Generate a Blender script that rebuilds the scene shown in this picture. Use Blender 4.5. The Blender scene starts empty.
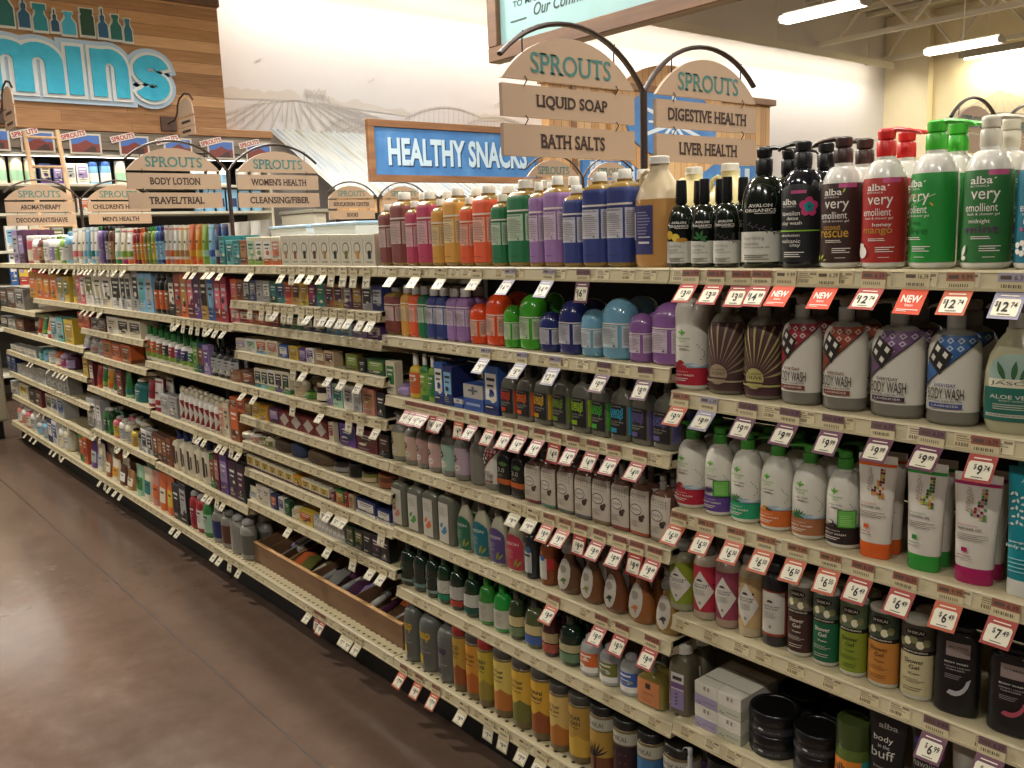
P_LAMP, P_WASH, WORLD, EXPO = 72, 160, .06, 0.
import bpy, bmesh, math, random
from mathutils import Vector, Matrix
random.seed(7)
PI = math.pi
col = bpy.context.scene.collection
# ------------------------------------------------------------------ camera (fitted once; also used to survey where things stand)
F_PX, YAW, PITCH, ROLL = 893.517, 0.878739, 0.165217, -0.0352652
CAM = Vector((1.2985, -1.5427, 1.60))
_f = Vector((-math.sin(YAW)*math.cos(PITCH), math.cos(YAW)*math.cos(PITCH), -math.sin(PITCH)))
_r = Vector((math.cos(YAW), math.sin(YAW), 0)); _u = _r.cross(_f)
RR = _r*math.cos(ROLL) + _u*math.sin(ROLL); UU = -_r*math.sin(ROLL) + _u*math.cos(ROLL)
cd = bpy.data.cameras.new('camera'); cam = bpy.data.objects.new('camera', cd); col.objects.link(cam)
cd.sensor_width = 36; cd.lens = F_PX/1024*36; cd.clip_start = .05; cd.clip_end = 200
M = Matrix((RR, UU, -_f)).transposed().to_4x4(); M.translation = CAM; cam.matrix_world = M
bpy.context.scene.camera = cam
def ray(px, py): return _f + RR*((px-512)/F_PX) - UU*((py-384)/F_PX)
def at_y(px, py, y):
    d = ray(px, py); return CAM + d*((y-CAM.y)/d.y)
def at_x(px, py, x):
    d = ray(px, py); return CAM + d*((x-CAM.x)/d.x)
def at_z(px, py, z):
    d = ray(px, py); return CAM + d*((z-CAM.z)/d.z)
def sx(px, z, y):
    k = (px-512)/F_PX; n = RR - k*_f; return -((Vector((0, y, z))-CAM).dot(n))/n.x

# ------------------------------------------------------------------ materials
def lin(h):
    h = h.lstrip('#'); o = []
    for i in (0, 2, 4):
        c = int(h[i:i+2], 16)/255; o.append(c/12.92 if c <= .04045 else ((c+.055)/1.055)**2.4)
    return (*o, 1)
PAL = dict(white='#dedbd2', cream='#d8cfb4', beige='#bfa888', grey='#8b8984', silver='#a9aaa8', charcoal='#2c2c2e', black='#121213', brown='#5a3526',
  tan='#a57c50', maroon='#641c26', red='#9e2e30', crimson='#8f2239', pink='#cf6a78', magenta='#9c2c62', orange='#c8602a', amber='#c98a1e', yellow='#cbae3c',
  lime='#7d9f3c', green='#32783c', olive='#6c6e2c', forest='#1f4a2c', teal='#22706f', aqua='#5aa6a8', sky='#7fb0cf', blue='#34599a', navy='#222e62',
  purple='#5c3a80', lilac='#9a86b4', plum='#4a2040', copper='#8c5030', clear='#b9b6a4', smoke='#5d5b52', gold='#a8843a', rose='#c08070', mint='#9cc4a4')
_M = {}
def hexof(c): return PAL.get(c, c)
def mat(c, rough=.45, metal=0., trans=0., emit=0., coat=0.):
    k = (c, rough, metal, trans, emit, coat)
    if k in _M: return _M[k]
    m = bpy.data.materials.new(str(c).lstrip('#')); m.use_nodes = True; b = m.node_tree.nodes['Principled BSDF']
    b.inputs['Base Color'].default_value = lin(hexof(c)); b.inputs['Roughness'].default_value = rough; b.inputs['Metallic'].default_value = metal
    b.inputs['Transmission Weight'].default_value = trans; b.inputs['Coat Weight'].default_value = coat
    if emit: b.inputs['Emission Color'].default_value = lin(hexof(c)); b.inputs['Emission Strength'].default_value = emit
    _M[k] = m; return m
def nodemat(name, fn, rough=.5):
    m = bpy.data.materials.new(name); m.use_nodes = True; nt = m.node_tree; b = nt.nodes['Principled BSDF']; b.inputs['Roughness'].default_value = rough
    fn(nt, b); return m
def N(nt, t, **kw):
    n = nt.nodes.new(t)
    for k, v in kw.items():
        if k in n.inputs: n.inputs[k].default_value = v
        else: setattr(n, k, v)
    return n
def ramp(nt, fac, stops):
    r = nt.nodes.new('ShaderNodeValToRGB'); e = r.color_ramp.elements
    while len(e) < len(stops): e.new(.5)
    for i, (p, c) in enumerate(stops): e[i].position = p; e[i].color = lin(c)
    nt.links.new(fac, r.inputs['Fac']); return r
def floor_fn(nt, b):
    tc = N(nt, 'ShaderNodeTexCoord'); n1 = N(nt, 'ShaderNodeTexNoise', Scale=.8, Detail=6., Roughness=.65); n2 = N(nt, 'ShaderNodeTexNoise', Scale=7., Detail=8., Roughness=.7)
    nt.links.new(tc.outputs['Object'], n1.inputs['Vector']); nt.links.new(tc.outputs['Object'], n2.inputs['Vector'])
    mx = N(nt, 'ShaderNodeMath', operation='MULTIPLY_ADD'); nt.links.new(n2.outputs['Fac'], mx.inputs[0]); mx.inputs[1].default_value = .45
    m2 = N(nt, 'ShaderNodeMath', operation='MULTIPLY'); nt.links.new(n1.outputs['Fac'], m2.inputs[0]); m2.inputs[1].default_value = .6; nt.links.new(m2.outputs[0], mx.inputs[2])
    r = ramp(nt, mx.outputs[0], [(.3, '#4b3c33'), (.5, '#57463b'), (.62, '#5f4d42'), (.75, '#6c584d')]); nt.links.new(r.outputs['Color'], b.inputs['Base Color'])
    r2 = ramp(nt, n2.outputs['Fac'], [(.3, '#686868'), (.7, '#8c8c8c')]); nt.links.new(r2.outputs['Color'], b.inputs['Roughness'])
    bp = N(nt, 'ShaderNodeBump', Strength=.05, Distance=.01); nt.links.new(n2.outputs['Fac'], bp.inputs['Height']); nt.links.new(bp.outputs['Normal'], b.inputs['Normal'])
def plank_fn(axis_len, axis_w, dark, mid, light, pw=.14, pl=1.1, gap=.012):
    # planks run along axis_len, stacked along axis_w; each board gets its own tone
    def fn(nt, b):
        tc = N(nt, 'ShaderNodeTexCoord'); s = N(nt, 'ShaderNodeSeparateXYZ'); nt.links.new(tc.outputs['Object'], s.inputs[0])
        cmb = N(nt, 'ShaderNodeCombineXYZ'); nt.links.new(s.outputs[axis_len], cmb.inputs[0]); nt.links.new(s.outputs[axis_w], cmb.inputs[1])
        bt = N(nt, 'ShaderNodeTexBrick'); nt.links.new(cmb.outputs[0], bt.inputs['Vector'])
        bt.inputs['Color1'].default_value = (0, 0, 0, 1); bt.inputs['Color2'].default_value = (1, 1, 1, 1); bt.inputs['Mortar'].default_value = (0, 0, 0, 1)
        bt.inputs['Scale'].default_value = 1; bt.inputs['Mortar Size'].default_value = gap*.25; bt.inputs['Brick Width'].default_value = pl; bt.inputs['Row Height'].default_value = pw; bt.offset = .37
        mp = N(nt, 'ShaderNodeMapping'); mp.inputs['Scale'].default_value = (1.2, 14, 1); nt.links.new(cmb.outputs[0], mp.inputs[0])
        nz = N(nt, 'ShaderNodeTexNoise', Scale=2.5, Detail=5., Roughness=.6); nt.links.new(mp.outputs[0], nz.inputs['Vector'])
        ad = N(nt, 'ShaderNodeMath', operation='MULTIPLY_ADD'); nt.links.new(bt.outputs['Color'], ad.inputs[0]); ad.inputs[1].default_value = .55
        m2 = N(nt, 'ShaderNodeMath', operation='MULTIPLY'); nt.links.new(nz.outputs['Fac'], m2.inputs[0]); m2.inputs[1].default_value = .5; nt.links.new(m2.outputs[0], ad.inputs[2])
        r = ramp(nt, ad.outputs[0], [(.12, dark), (.5, mid), (.85, light)])
        mix = N(nt, 'ShaderNodeMixRGB', blend_type='MULTIPLY'); mix.inputs[0].default_value = 1; nt.links.new(r.outputs['Color'], mix.inputs[1])
        r3 = ramp(nt, bt.outputs['Fac'], [(0, '#ffffff'), (1, '#4a3a30')]); nt.links.new(r3.outputs['Color'], mix.inputs[2]); nt.links.new(mix.outputs[0], b.inputs['Base Color'])
    return fn
def noise_fn(stops, scale=4., stretch=(1, 1, 1), detail=5.):
    def fn(nt, b):
        tc = N(nt, 'ShaderNodeTexCoord'); mp = N(nt, 'ShaderNodeMapping'); mp.inputs['Scale'].default_value = stretch; nt.links.new(tc.outputs['Object'], mp.inputs[0])
        nz = N(nt, 'ShaderNodeTexNoise', Scale=scale, Detail=detail, Roughness=.6); nt.links.new(mp.outputs[0], nz.inputs['Vector'])
        r = ramp(nt, nz.outputs['Fac'], stops); nt.links.new(r.outputs['Color'], b.inputs['Base Color'])
    return fn
M_FLOOR = nodemat('polished_concrete', floor_fn)
M_PLANK = nodemat('warm_planks', plank_fn(1, 2, '#7c5433', '#b88a5e', '#dcb286', .125, 1.9, .006), .55)
M_VPLANK = nodemat('pine_boards', plank_fn(2, 1, '#a87848', '#c89a66', '#dcb483', .15, 3.), .55)
M_OLDPLANK = nodemat('weathered_boards', plank_fn(1, 2, '#5c5044', '#83766a', '#a19484', .09, .9), .6)
M_FRAME = nodemat('frame_wood', noise_fn([(.3, '#7c5436'), (.55, '#946844'), (.75, '#a87a52')], .9, (3, 1.5, 9)), .5)
M_FRAME2 = nodemat('walnut_frame', noise_fn([(.3, '#5a3e28'), (.6, '#6f4e34'), (.8, '#7f5c3e')], 1.5, (1.2, 6, 12)), .5)
M_TRAY = nodemat('cardboard_wood', noise_fn([(.3, '#6f5138'), (.7, '#866446')], 3., (1.5, 9, 9)), .6)
M_TRAYEDGE = nodemat('pale_wood_edge', noise_fn([(.3, '#c9985f'), (.7, '#dcb07a')], 3., (1.5, 9, 9)), .6)
M_WALL = nodemat('cream_wall_paint', noise_fn([(.3, '#ddd0ae'), (.7, '#e2d6b6')], 1.5), .8)
M_MURAL = nodemat('mural_paper', noise_fn([(.3, '#d2ced0'), (.7, '#d8d4d6')], .6), .8)
M_CEIL = nodemat('ceiling_deck', noise_fn([(.3, '#a89d84'), (.7, '#b3a88f')], 1.), .8)
M_BLUE = nodemat('blue_sign_paint', noise_fn([(.3, '#3a74b4'), (.6, '#4c86c4'), (.8, '#6c9cd0')], 3.), .5)
M_TEALSIGN = nodemat('pale_teal_board', noise_fn([(.3, '#86adb0'), (.7, '#96bcbe')], 1.5), .5)
M_ICE = nodemat('bright_blue_letter', noise_fn([(.35, '#2cb0d8'), (.7, '#3cc0e4')], 9.), .5)
def corr_fn(nt, b):
    tc = N(nt, 'ShaderNodeTexCoord'); mp = N(nt, 'ShaderNodeMapping'); mp.inputs['Scale'].default_value = (.5, 5, .5); nt.links.new(tc.outputs['Object'], mp.inputs[0])
    nz = N(nt, 'ShaderNodeTexNoise', Scale=1.6, Detail=4.); nt.links.new(mp.outputs[0], nz.inputs['Vector'])
    r = ramp(nt, nz.outputs['Fac'], [(.3, '#8f8f86'), (.5, '#a9adac'), (.62, '#8f9aa6'), (.75, '#a89a84')]); nt.links.new(r.outputs['Color'], b.inputs['Base Color'])
    b.inputs['Metallic'].default_value = .25
M_CORR = nodemat('galvanised_sheet', corr_fn, .45)
def perf_fn(nt, b):
    tc = N(nt, 'ShaderNodeTexCoord'); mp = N(nt, 'ShaderNodeMapping'); mp.inputs['Scale'].default_value = (28, 28, 0); nt.links.new(tc.outputs['Object'], mp.inputs[0])
    fr = N(nt, 'ShaderNodeVectorMath', operation='FRACTION'); nt.links.new(mp.outputs[0], fr.inputs[0])
    ds = N(nt, 'ShaderNodeVectorMath', operation='DISTANCE'); nt.links.new(fr.outputs[0], ds.inputs[0]); ds.inputs[1].default_value = (.5, .5, 0)
    r = ramp(nt, ds.outputs['Value'], [(.17, '#3a3428'), (.2, '#b6a985')]); nt.links.new(r.outputs['Color'], b.inputs['Base Color'])
M_PERF = nodemat('perforated_beige_steel', perf_fn, .45)
M_SHELF = mat('#b9ad8c', .42); M_LIP = mat('#bdb190', .4); M_BLACK = mat('#0c0c0c', .6); M_IRON = mat('#33241f', .5, .3)

# ------------------------------------------------------------------ objects
def tag(o, label=None, cat=None, group=None, kind=None):
    for k, v in (('label', label), ('category', cat), ('group', group), ('kind', kind)):
        if v: o[k] = v
    return o
def empty(name, label, cat, loc, rz=0, group=None):
    o = bpy.data.objects.new(name, None); col.objects.link(o); o.location = loc; o.rotation_euler = (0, 0, rz); o.empty_display_size = .02
    return tag(o, label, cat, group)
def obj(name, me, parent=None, loc=None, rz=None, label=None):
    o = bpy.data.objects.new(name, me); col.objects.link(o)
    if parent: o.parent = parent
    if loc is not None: o.location = loc
    if rz: o.rotation_euler = (0, 0, rz)
    if label: o['label'] = label
    return o
class MB:
    def __init__(s): s.v = []; s.f = []; s.mi = []; s.sm = []; s.mats = []
    def m(s, m):
        if isinstance(m, str): m = mat(m)
        if m not in s.mats: s.mats.append(m)
        return s.mats.index(m)
    def add(s, vs, fs, m, smooth=False, T=None):
        b = len(s.v); k = s.m(m)
        s.v += [tuple(T @ Vector(v)) if T else tuple(v) for v in vs]
        for f in fs: s.f.append([b+i for i in f]); s.mi.append(k); s.sm.append(smooth)
        return s
    def box(s, x0, x1, y0, y1, z0, z1, m, c=0, T=None):
        # chamfered box
        if c <= 0:
            vs = [(x, y, z) for z in (z0, z1) for y in (y0, y1) for x in (x0, x1)]
            return s.add(vs, [(0, 2, 3, 1), (4, 5, 7, 6), (0, 1, 5, 4), (2, 6, 7, 3), (0, 4, 6, 2), (1, 3, 7, 5)], m, T=T)
        c = min(c, (x1-x0)*.4, (y1-y0)*.4, (z1-z0)*.4); vs = []; fs = []
        for z, i in ((z0, c), (z0+c, 0), (z1-c, 0), (z1, c)):
            a, b_, e, g = x0+i, x1-i, y0+i, y1-i
            vs += [(a+c, e, z), (b_-c, e, z), (b_, e+c, z), (b_, g-c, z), (b_-c, g, z), (a+c, g, z), (a, g-c, z), (a, e+c, z)]
        for k in range(3):
            for j in range(8): fs.append((k*8+j, k*8+(j+1) % 8, k*8+8+(j+1) % 8, k*8+8+j))
        fs.append(tuple(range(7, -1, -1))); fs.append(tuple(range(24, 32)))
        return s.add(vs, fs, m, T=T)
    def rings(s, rings, m, smooth=True, cap0=True, cap1=True, T=None, closed=True):
        n = len(rings[0]); vs = [p for r in rings for p in r]; fs = []
        for k in range(len(rings)-1):
            for j in range(n if closed else n-1): fs.append((k*n+j, k*n+(j+1) % n, (k+1)*n+(j+1) % n, (k+1)*n+j))
        if cap0: fs.append(tuple(range(n-1, -1, -1)))
        if cap1: fs.append(tuple(range((len(rings)-1)*n, len(rings)*n)))
        return s.add(vs, fs, m, smooth, T)
    def lathe(s, prof, m, seg=20, T=None, cx=0, cy=0):
        return s.rings([[(cx+r*math.cos(2*PI*j/seg), cy+r*math.sin(2*PI*j/seg), z) for j in range(seg)] for r, z in prof], m, T=T)
    def tube(s, pts, r, m, seg=8, flat=None):
        pts = [Vector(p) for p in pts]; rs = []; up = None
        for i, p in enumerate(pts):
            d = (pts[min(i+1, len(pts)-1)]-pts[max(i-1, 0)]).normalized()
            if up is None: up = Vector((0, 0, 1)) if abs(d.z) < .9 else Vector((1, 0, 0))
            a = d.cross(up).normalized(); b = a.cross(d); up = b
            rr = r[i] if isinstance(r, (list, tuple)) else r
            rs.append([tuple(p + a*rr*math.cos(2*PI*j/seg) + b*rr*(flat or 1)*math.sin(2*PI*j/seg)) for j in range(seg)])
        return s.rings(rs, m)
    def prism(s, pts, m, axis, a0, a1):
        # polygon (u,v) extruded along axis: 'x' -> (u=y,v=z), 'y' -> (u=x,v=z), 'z' -> (u=x,v=y)
        def P(u, v, w): return {'x': (w, u, v), 'y': (u, w, v), 'z': (u, v, w)}[axis]
        n = len(pts); vs = [P(u, v, a0) for u, v in pts]+[P(u, v, a1) for u, v in pts]
        fs = [tuple(range(n-1, -1, -1)), tuple(range(n, 2*n))]+[(j, (j+1) % n, n+(j+1) % n, n+j) for j in range(n)]
        return s.add(vs, fs, m)
    def build(s, name='mesh'):
        me = bpy.data.meshes.new(name); me.from_pydata(s.v, [], s.f)
        for m in s.mats: me.materials.append(m)
        me.polygons.foreach_set('material_index', s.mi); me.polygons.foreach_set('use_smooth', s.sm)
        bm = bmesh.new(); bm.from_mesh(me); bmesh.ops.recalc_face_normals(bm, faces=bm.faces) if s.fix else None; bm.to_mesh(me); bm.free()
        me.update()
        if any(s.sm): me.set_sharp_from_angle(angle=math.radians(42))
        return me
    fix = False
    def put(s, name, parent=None, loc=None, rz=None, label=None): return obj(name, s.build(name), parent, loc, rz, label)
def struct(name, me, loc=None): o = obj(name, me, None, loc); o['kind'] = 'structure'; return o

# ------------------------------------------------------------------ lettering (Blender's own font turned into geometry, fitted to a box)
_T = {}
def text2d(st, bold=0., serif=False):
    k = (st, bold, serif)
    if k in _T: return _T[k]
    cu = bpy.data.curves.new('t', 'FONT'); cu.body = st; cu.offset = bold; cu.resolution_u = 3
    to = bpy.data.objects.new('t', cu); me = bpy.data.meshes.new_from_object(to); bpy.data.objects.remove(to)
    if not len(me.vertices): _T[k] = None; return None
    vs = [(v.co.x, v.co.y) for v in me.vertices]; fs = [tuple(p.vertices) for p in me.polygons]
    if serif:
        ec = {}
        for p in me.polygons:
            for e in p.edge_keys: ec[e] = ec.get(e, 0)+1
        top = .6885+bold if any(c.isupper() for c in st) else .5; ex = []
        for (a, b), n in ec.items():
            if n != 1: continue
            (xa, ya), (xb, yb) = vs[a], vs[b]
            if abs(ya-yb) > .004: continue
            L = abs(xa-xb)
            if .03 < L < .24:
                if abs(ya+bold) < .03: ex.append((min(xa, xb), max(xa, xb), ya, ya+.055))
                elif abs(ya-top) < .05: ex.append((min(xa, xb), max(xa, xb), ya-.055, ya))
        for x0, x1, y0, y1 in ex:
            b = len(vs); vs += [(x0-.075, y0), (x1+.075, y0), (x1+.075, y1), (x0-.075, y1)]; fs.append((b, b+1, b+2, b+3))
    x0 = min(v[0] for v in vs); x1 = max(v[0] for v in vs); y0 = min(v[1] for v in vs); y1 = max(v[1] for v in vs)
    vs = [((x-x0)/(x1-x0), (y-y0)/(y1-y0)) for x, y in vs]; bpy.data.meshes.remove(me)
    _T[k] = (vs, fs); return _T[k]
def flat_text(mb, st, P, m, bold=0., serif=False):
    """P(u,v) -> 3D point, u,v in 0..1"""
    t = text2d(st, bold, serif)
    if t: mb.add([P(u, v) for u, v in t[0]], t[1], m)
def ell(cx, cz, rx, rz, n=16, a0=0, a1=2*PI): return [(cx+rx*math.cos(a0+(a1-a0)*i/n), cz+rz*math.sin(a0+(a1-a0)*i/n)) for i in range(n if a1-a0 >= 2*PI-.01 else n+1)]
# ------------------------------------------------------------------ product containers
class Surf:
    """side surface of a container: superellipse sections over height; label artwork is laid on it by arc length"""
    def __init__(s, prof, n): s.p = prof; s.n = n; s.c = {}
    def sec(s, z):
        p = s.p
        if z <= p[0][0]: return p[0][1:]
        for a, b in zip(p, p[1:]):
            if z <= b[0]:
                t = (z-a[0])/max(b[0]-a[0], 1e-9); return (a[1]+(b[1]-a[1])*t, a[2]+(b[2]-a[2])*t)
        return p[-1][1:]
    def pt(s, hx, hy, th):
        e = 2/s.n; sn, cs = math.sin(th), math.cos(th)
        return (hx*math.copysign(abs(sn)**e, sn), -hy*math.copysign(abs(cs)**e, cs))
    def ring(s, z, hx, hy, seg):
        h2 = seg//2
        if s.n <= 2.05: P = [s.pt(hx, hy, PI*i/h2) for i in range(h2+1)]
        else:
            ps = [s.pt(hx, hy, PI*i/96) for i in range(97)]; L = [0]
            for a, b in zip(ps, ps[1:]): L.append(L[-1]+math.hypot(a[0]-b[0], a[1]-b[1]))
            P = []; k = 0
            for i in range(h2+1):
                t = L[-1]*i/h2
                while k < 95 and L[k+1] < t: k += 1
                q = (t-L[k])/max(L[k+1]-L[k], 1e-9); P.append((ps[k][0]+(ps[k+1][0]-ps[k][0])*q, ps[k][1]+(ps[k+1][1]-ps[k][1])*q))
        P = P+[(-x, y) for x, y in P[-2:0:-1]]
        return [(x, y, z) for x, y in P]
    def at(s, x, z, off):
        hx, hy = s.sec(z); k = (round(hx, 4), round(hy, 4))
        if k not in s.c:
            ps = [s.pt(hx, hy, PI*i/72) for i in range(73)]; L = [0]
            for a, b in zip(ps, ps[1:]): L.append(L[-1]+math.hypot(a[0]-b[0], a[1]-b[1]))
            s.c[k] = (ps, L)
        ps, L = s.c[k]; a = min(abs(x), L[-1]*.9999); lo, hi = 0, 72
        while hi-lo > 1:
            m_ = (lo+hi)//2
            if L[m_] <= a: lo = m_
            else: hi = m_
        t = (a-L[lo])/max(L[hi]-L[lo], 1e-9); p, q = ps[lo], ps[hi]
        tx, ty = q[0]-p[0], q[1]-p[1]; l = math.hypot(tx, ty) or 1; nx, ny = ty/l, -tx/l
        X = p[0]+tx*t+nx*off; Y = p[1]+ty*t+ny*off
        return (math.copysign(X, x) if x else 0.+X*(x >= 0), Y, z)
def art(mb, S, els, W, H, near=True):
    """els in units of W (sideways, 0 = front) and H (height)"""
    lay = .0007 if near else .001
    for e in els:
        t, c = e[0], e[1]; lay += .00013
        if t == 'r':
            x0, x1, z0, z1 = e[2]*W, e[3]*W, e[4]*H, e[5]*H
            st_ = W*(.07 if near else .14); xs = [x0]+[k*st_ for k in range(math.ceil(x0/st_-1e-6), math.floor(x1/st_+1e-6)+1) if x0+1e-5 < k*st_ < x1-1e-5]+[x1]; nx = len(xs)-1
            zs = [z0]+[p_[0] for p_ in S.p if z0+1e-4 < p_[0] < z1-1e-4]+[z1]; nz = len(zs)-1
            mb.add([S.at(xs[i], zs[j], lay) for j in range(nz+1) for i in range(nx+1)],
                   [(j*(nx+1)+i, j*(nx+1)+i+1, (j+1)*(nx+1)+i+1, (j+1)*(nx+1)+i) for j in range(nz) for i in range(nx)], c, True)
        else:
            if t == 't':
                x0, z0, w, h, st = e[2:7]; bold = e[7] if len(e) > 7 else 0.
                if not near: continue
                tt = text2d(st, bold, len(e) > 8 and e[8])
                if not tt: continue
                vs = [((x0+u*w)*W, (z0+v*h)*H) for u, v in tt[0]]; fs = tt[1]
            elif t == 'v':
                x0, z0, w, h, st = e[2:7]; tt = text2d(st, 0.)
                if not near or not tt: continue
                vs = [((x0+(1-v)*w)*W, (z0+u*h)*H) for u, v in tt[0]]; fs = tt[1]
            elif t == 'e': vs = [(x*W, z*H) for x, z in ell(*e[2:6], 14)]; fs = [tuple(range(len(vs)))]
            else: vs = [(x*W, z*H) for x, z in e[2]]; fs = [tuple(range(len(vs)))]
            bm = bmesh.new(); bv = [bm.verts.new((x, z, 0)) for x, z in vs]
            for f in fs:
                try: bm.faces.new([bv[i] for i in f])
                except ValueError: pass
            x0 = min(v[0] for v in vs); x1 = max(v[0] for v in vs); st_ = W*(.07 if near else .14)
            k = math.ceil(x0/st_+1e-6)
            if True:
                while k*st_ < x1-1e-6:
                    bmesh.ops.bisect_plane(bm, geom=bm.verts[:]+bm.edges[:]+bm.faces[:], plane_co=(k*st_, 0, 0), plane_no=(1, 0, 0)); k += 1
            z_lo, z_hi = min(v[1] for v in vs), max(v[1] for v in vs)
            for p_ in S.p:
                if z_lo+1e-4 < p_[0] < z_hi-1e-4: bmesh.ops.bisect_plane(bm, geom=bm.verts[:]+bm.edges[:]+bm.faces[:], plane_co=(0, p_[0], 0), plane_no=(0, 1, 0))
            bmesh.ops.triangulate(bm, faces=[f for f in bm.faces if len(f.verts) > 4])
            bm.verts.index_update()
            mb.add([S.at(v.co.x, v.co.y, lay) for v in bm.verts], [tuple(v.index for v in f.verts) for f in bm.faces], c, True); bm.free()
def lines(c, x0, x1, z0, z1, n, th=.4):
    o = []; d = (z1-z0)/n; rnd = random.Random(int(x0*100+z0*1000+n))
    for i in range(n): o.append(('r', c, x0, x0+(x1-x0)*rnd.uniform(.65, 1), z0+d*i, z0+d*(i+th)))
    return o
def profile(sp, w, d, h):
    sh, nk = sp.get('sh', .72), sp.get('neck', .36); k = sp['shape']; a, b = w/2, d/2; c = min(.006, w*.08)
    def full(pts): return [(z*h, a*x, b*x if y is None else b*y) for z, x, y in pts]
    if k in ('round', 'square', 'oval'):
        P = [(0, a-c, b-c), (c*.6, a-c*.3, b-c*.3), (c*1.5, a, b)]
        n = 7 if k != 'square' else 5; nr = a*nk
        for i in range(n+1):
            t = i/n*PI/2; z = sh+(.97-sh)*math.sin(t) if k != 'square' else sh+(.97-sh)*math.sin(t)
            q = math.cos(t); P.append((z*h, nr+(a-nr)*q, min(nr, b)+(b-min(nr, b))*q))
        P.append((h, nr, min(nr, b))); return P
    if k == 'dome':
        P = [(0, a-c, b-c), (c*.6, a-c*.3, b-c*.3), (c*1.5, a, b)]; rz = min(a*1.0, h*.4)
        for i in range(9):
            t = i/8.2*PI/2; P.append((h-rz+rz*math.sin(t), a*math.cos(t), b*math.cos(t)))
        return P
    if k == 'cyl': return [(0, a-c, b-c), (c*.6, a-c*.3, b-c*.3), (c*1.5, a, b), (h-c, a, b), (h-c*.3, a*.97, b*.97), (h, a*.9, b*.9)]
    if k == 'tear': return full([(0, .78, None), (.03, .9, None), (.12, 1, None), (.3, 1, None), (.5, .88, None), (.7, .66, None), (.85, .46, None), (1, .4, None)])
    if k == 'barrel': return full([(0, .8, None), (.02, .86, None), (.12, .95, None), (.35, 1, None), (.58, .98, None), (.74, .86, None), (.86, .64, None), (.95, .4, None), (1, .36, None)])
    if k == 'jug': return full([(0, .9, None), (.02, .97, None), (.05, 1, None), (.56, 1, None), (.66, .97, None), (.74, .86, None), (.83, .66, None), (.91, .44, None), (.94, .38, None), (1, .38, None)])
    if k == 'tube': return [(0, a*.80, b*.9), (.02*h, a*.82, b*.93), (.3*h, a*.86, b*.85), (.6*h, a*.92, b*.6), (.85*h, a*.98, b*.28), (.97*h, a, b*.07), (h, a, b*.06)]
    raise ValueError(k)
EXP = dict(round=2, square=4.5, oval=2.3, dome=2.6, cyl=2, tear=2.2, barrel=2.2, jug=2.6, tube=2.1)
def cap_mesh(kind, c, w, d, h, rot=0, rough=.35):
    mb = MB(); m = mat(c, rough); a = w/2
    if kind in ('cap', 'tall'):
        n = 20; r = a
        mb.rings([[(rr*math.cos(2*PI*j/n), rr*math.sin(2*PI*j/n), z) for j in range(n)] for rr, z in ((r*.97, 0), (r, h*.06), (r*(.97 if kind == 'cap' else .9), h*.9), (r*.86, h))], m)
        if kind == 'cap': mb.lathe([(r*1.03, h*.02), (r*1.03, h*.2)], m, 20)
    elif kind == 'oval':
        S = Surf([(0, a, d/2)], 2.2); mb.rings([S.ring(z, a*q, d/2*q, 24) for z, q in ((0, .97), (h*.08, 1), (h*.85, .98), (h, .9))], m)
    elif kind == 'domecap':
        mb.lathe([(a, 0), (a*1.02, h*.3), (a*.95, h*.6), (a*.7, h*.85), (a*.3, h*.97), (.0005, h)], m)
    elif kind in ('pump', 'foam'):
        cr = a*.9
        mb.lathe([(cr, 0), (cr*1.03, h*.05), (cr*1.03, h*.5), (cr*.96, h*.54), (cr*.7, h*.55), (cr*.68, h*.62)], m)
        if kind == 'foam': mb.lathe([(cr*1.5, -h*.02), (cr*1.55, h*.12), (cr*1.4, h*.3), (cr*.9, h*.44)], m)
        mb.lathe([(cr*.8, h*.59), (cr*.9, h*.62), (cr*.95, h*.84), (cr*.92, h*.93), (cr*.75, h*.98), (cr*.3, h)], m)
        L = w*1.55; cs, sn = math.cos(rot), math.sin(rot)
        P = [(0, h*.86), (L*.3, h*.93), (L*.65, h*.88), (L*.92, h*.8), (L, h*.7)]
        mb.tube([(x*cs, x*sn, z) for x, z in P], [cr*.7, cr*.55, cr*.4, cr*.3, cr*.22], m, 8, .55)
    return mb
_MODELS = {}; _KEEP = []
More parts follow.
